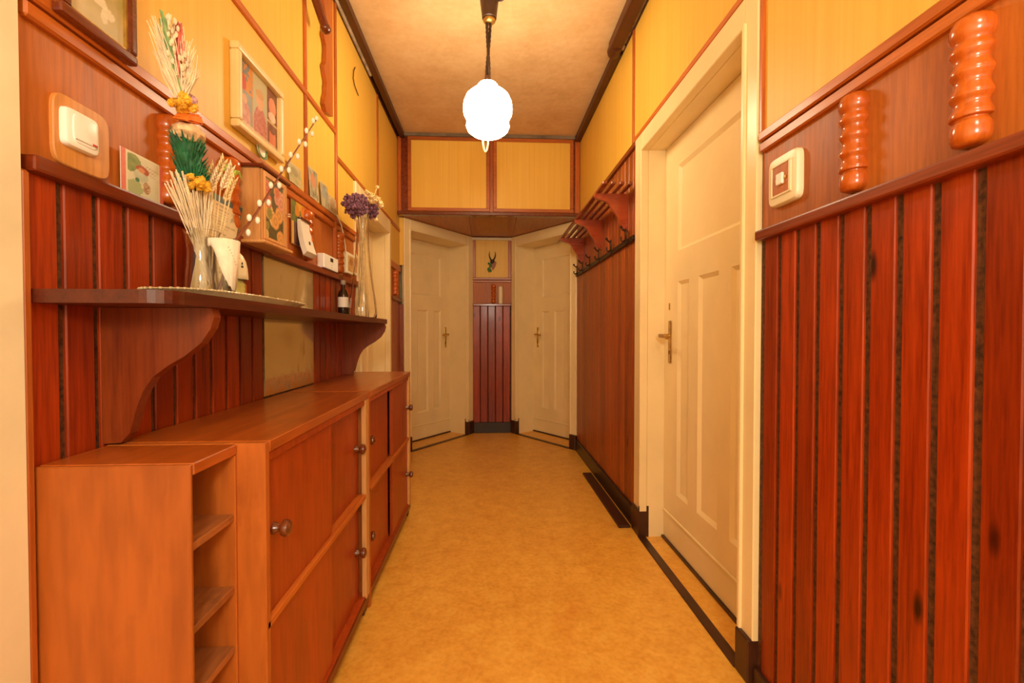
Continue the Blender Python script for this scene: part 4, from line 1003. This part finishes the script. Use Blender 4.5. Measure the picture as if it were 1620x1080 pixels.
# dark bottle with a white label
db = thing('small_bottle', 'small dark bottle with a white label behind the tall vase', 'bottle', (-.722, 2.318, ZS))
bm = bmesh.new(); bm_lathe(bm, (-.722, 2.318, ZS), (0, 0, 1), [(0, 0), (.023, 0), (.025, .004), (.025, .115), (.020, .135), (.010, .148), (.010, .172), (0, .173)], 20); obj('bottle_body', bm, 'bottle', db, True)
bm = bmesh.new(); bm_lathe(bm, (-.722, 2.318, ZS + .055), (0, 0, 1), [(.0256, 0), (.0256, .05)], 20, False); obj('paper_label', bm, 'paper', db, True)
bm = bmesh.new(); bm_lathe(bm, (-.722, 2.318, ZS + .168), (0, 0, 1), [(0, 0), (.012, 0), (.012, .02), (0, .021)], 14); obj('cap', bm, 'greypipe', db, True)
# tall vase with dried flowers
TX, TY = -.632, 2.341
tv = thing('tall_glass_vase', 'tall clear glass vase with a wide foot near the far shelf end', 'vase', (TX, TY, ZS))
bm = bmesh.new(); vessel(bm, (TX, TY, ZS), [(.058, 0), (.068, .006), (.070, .03), (.064, .09), (.052, .17), (.041, .26), (.033, .35), (.029, .44), (.030, .50), (.034, .525)], .003, 32); obj('vase_body', bm, 'glass', tv, True, angle=70)
df = thing('dried_flower_bouquet', 'dried bouquet of purple statice and cream strawflowers in the tall vase', 'bouquet', (TX, TY, ZS + .02))
bm = bmesh.new()
for i in range(16):
    a = R_(0, 6.28); strand(bm, (TX + .03 * math.cos(a), TY + .03 * math.sin(a), ZS + .012), (TX + .022 * math.cos(a + 2.6), TY + .022 * math.sin(a + 2.6), R_(1.64, 1.70)), .0022, .0018, .008)
o = obj('stalks', bm, 'straw', df); o['kind'] = 'stuff'
def puff(name, mat, n, cs, r, jit):
    bm = bmesh.new()
    for i in range(n):
        c, rad = cs[i % len(cs)]; d = Vector((R_(-1, 1), R_(-1, 1), R_(-1, 1)))
        while d.length > 1: d = Vector((R_(-1, 1), R_(-1, 1), R_(-1, 1)))
        p = Vector(c) + Vector((d.x * rad[0], d.y * rad[1], d.z * rad[2])); bm_ball(bm, p, r * R_(.7, 1.2), r * R_(.7, 1.2), r * R_(.7, 1.2), 5, 4, jit)
    return obj(name, bm, mat, df)
o = puff('purple_statice', 'purple', 420, [((TX - .02, TY - .085, 1.668), (.045, .085, .055)), ((TX - .005, TY - .03, 1.69), (.045, .05, .05)), ((TX + .02, TY + .09, 1.695), (.035, .05, .045))], .0085, .3); o['kind'] = 'stuff'
f0 = None
for q in ((.045, .005, 1.752), (.062, .02, 1.745), (.075, .005, 1.735), (.05, -.012, 1.738), (.082, .018, 1.722), (.032, .0, 1.757), (.066, -.01, 1.724), (.09, .005, 1.705), (.048, .005, 1.716)):
    p = Vector((TX + q[0] - .010, TY + .01 + q[0] * .9 + q[1] - .03, q[2] + .004))
    if f0 is None:
        bm = bmesh.new(); bm_ball(bm, p, .013, .013, .010, 9, 6, .2)
        for k in range(9):
            a = k * .7; bm_tube(bm, [p, p + Vector((math.cos(a) * .010, math.sin(a) * .010, .007)), p + Vector((math.cos(a) * .018, math.sin(a) * .018, .004))], [.003, .004, .001], 4)
        f0 = obj('cream_strawflower', bm, 'fl_cream', df); fp = p
    else:
        c_ = clone(f0, p - fp); c_.rotation_euler = (R_(-.7, .7), R_(-.7, .7), R_(0, 6))
b0_ = None
for q in ((.032, .138, 1.658, .013), (.032, .18, 1.842, .010), (-.02, -.04, 1.615, .010)):
    bm = bmesh.new(); bm_ball(bm, (TX + q[0], TY + q[1], q[2]), q[3], q[3], q[3], 10, 7, .06)
    bm_tube(bm, [(TX + q[0], TY + q[1], q[2]), (TX + q[0] * .3, TY + q[1] * .3, 1.665)], .0015, 4); obj('seed_head', bm, 'fl_cream', df, True)

# ------------------------------------------------------------------ antler trophy and white holder on the end wall
at = thing('antler_trophy', 'small roe antlers on a brown shield with green ribbon on the end wall', 'trophy', (.04, YB, 1.74))
bm = bmesh.new(); bm_prism(bm, [(.038, YB, 1.79), (.060, YB, 1.815), (.090, YB, 1.795), (.078, YB, 1.75), (.052, YB, 1.71), (.034, YB, 1.745)], (0, -.018, 0)); obj('shield', bm, 'fur', at)
bm = bmesh.new(); bm_ball(bm, (.046, YB - .024, 1.80), .022, .016, .022, 12, 8, .05); obj('skull', bm, 'horn', at, True)
for s_ in (-1, 1):
    bm = bmesh.new(); bm_tube(bm, [(.046 + s_ * .010, YB - .026, 1.812), (.046 + s_ * .026, YB - .04, 1.838), (.046 + s_ * .033, YB - .046, 1.868), (.046 + s_ * .028, YB - .042, 1.902)], [.007, .0065, .005, .0015], 8); obj('antler', bm, 'horn', at, True)
bm = bmesh.new()
for k in range(14): bm_ball(bm, (.018 + R_(-.016, .014), YB - .018 + R_(-.006, .006), R_(1.695, 1.785)), .010, .006, .012, 7, 5, .2)
obj('green_ribbon', bm, 'shieldgreen', at)
bm = bmesh.new(); bm_lathe(bm, (.132, YB - .036, 1.352), (0, 0, 1), [(0, 0), (.014, .002), (.022, .010), (.023, .04), (.023, .17), (.021, .183), (.012, .19), (0, .191)], 20)
tag(obj('white_holder', bm, 'ivory', None, True), 'white rounded cylinder hanging beside the spindle on the end wall', 'holder')
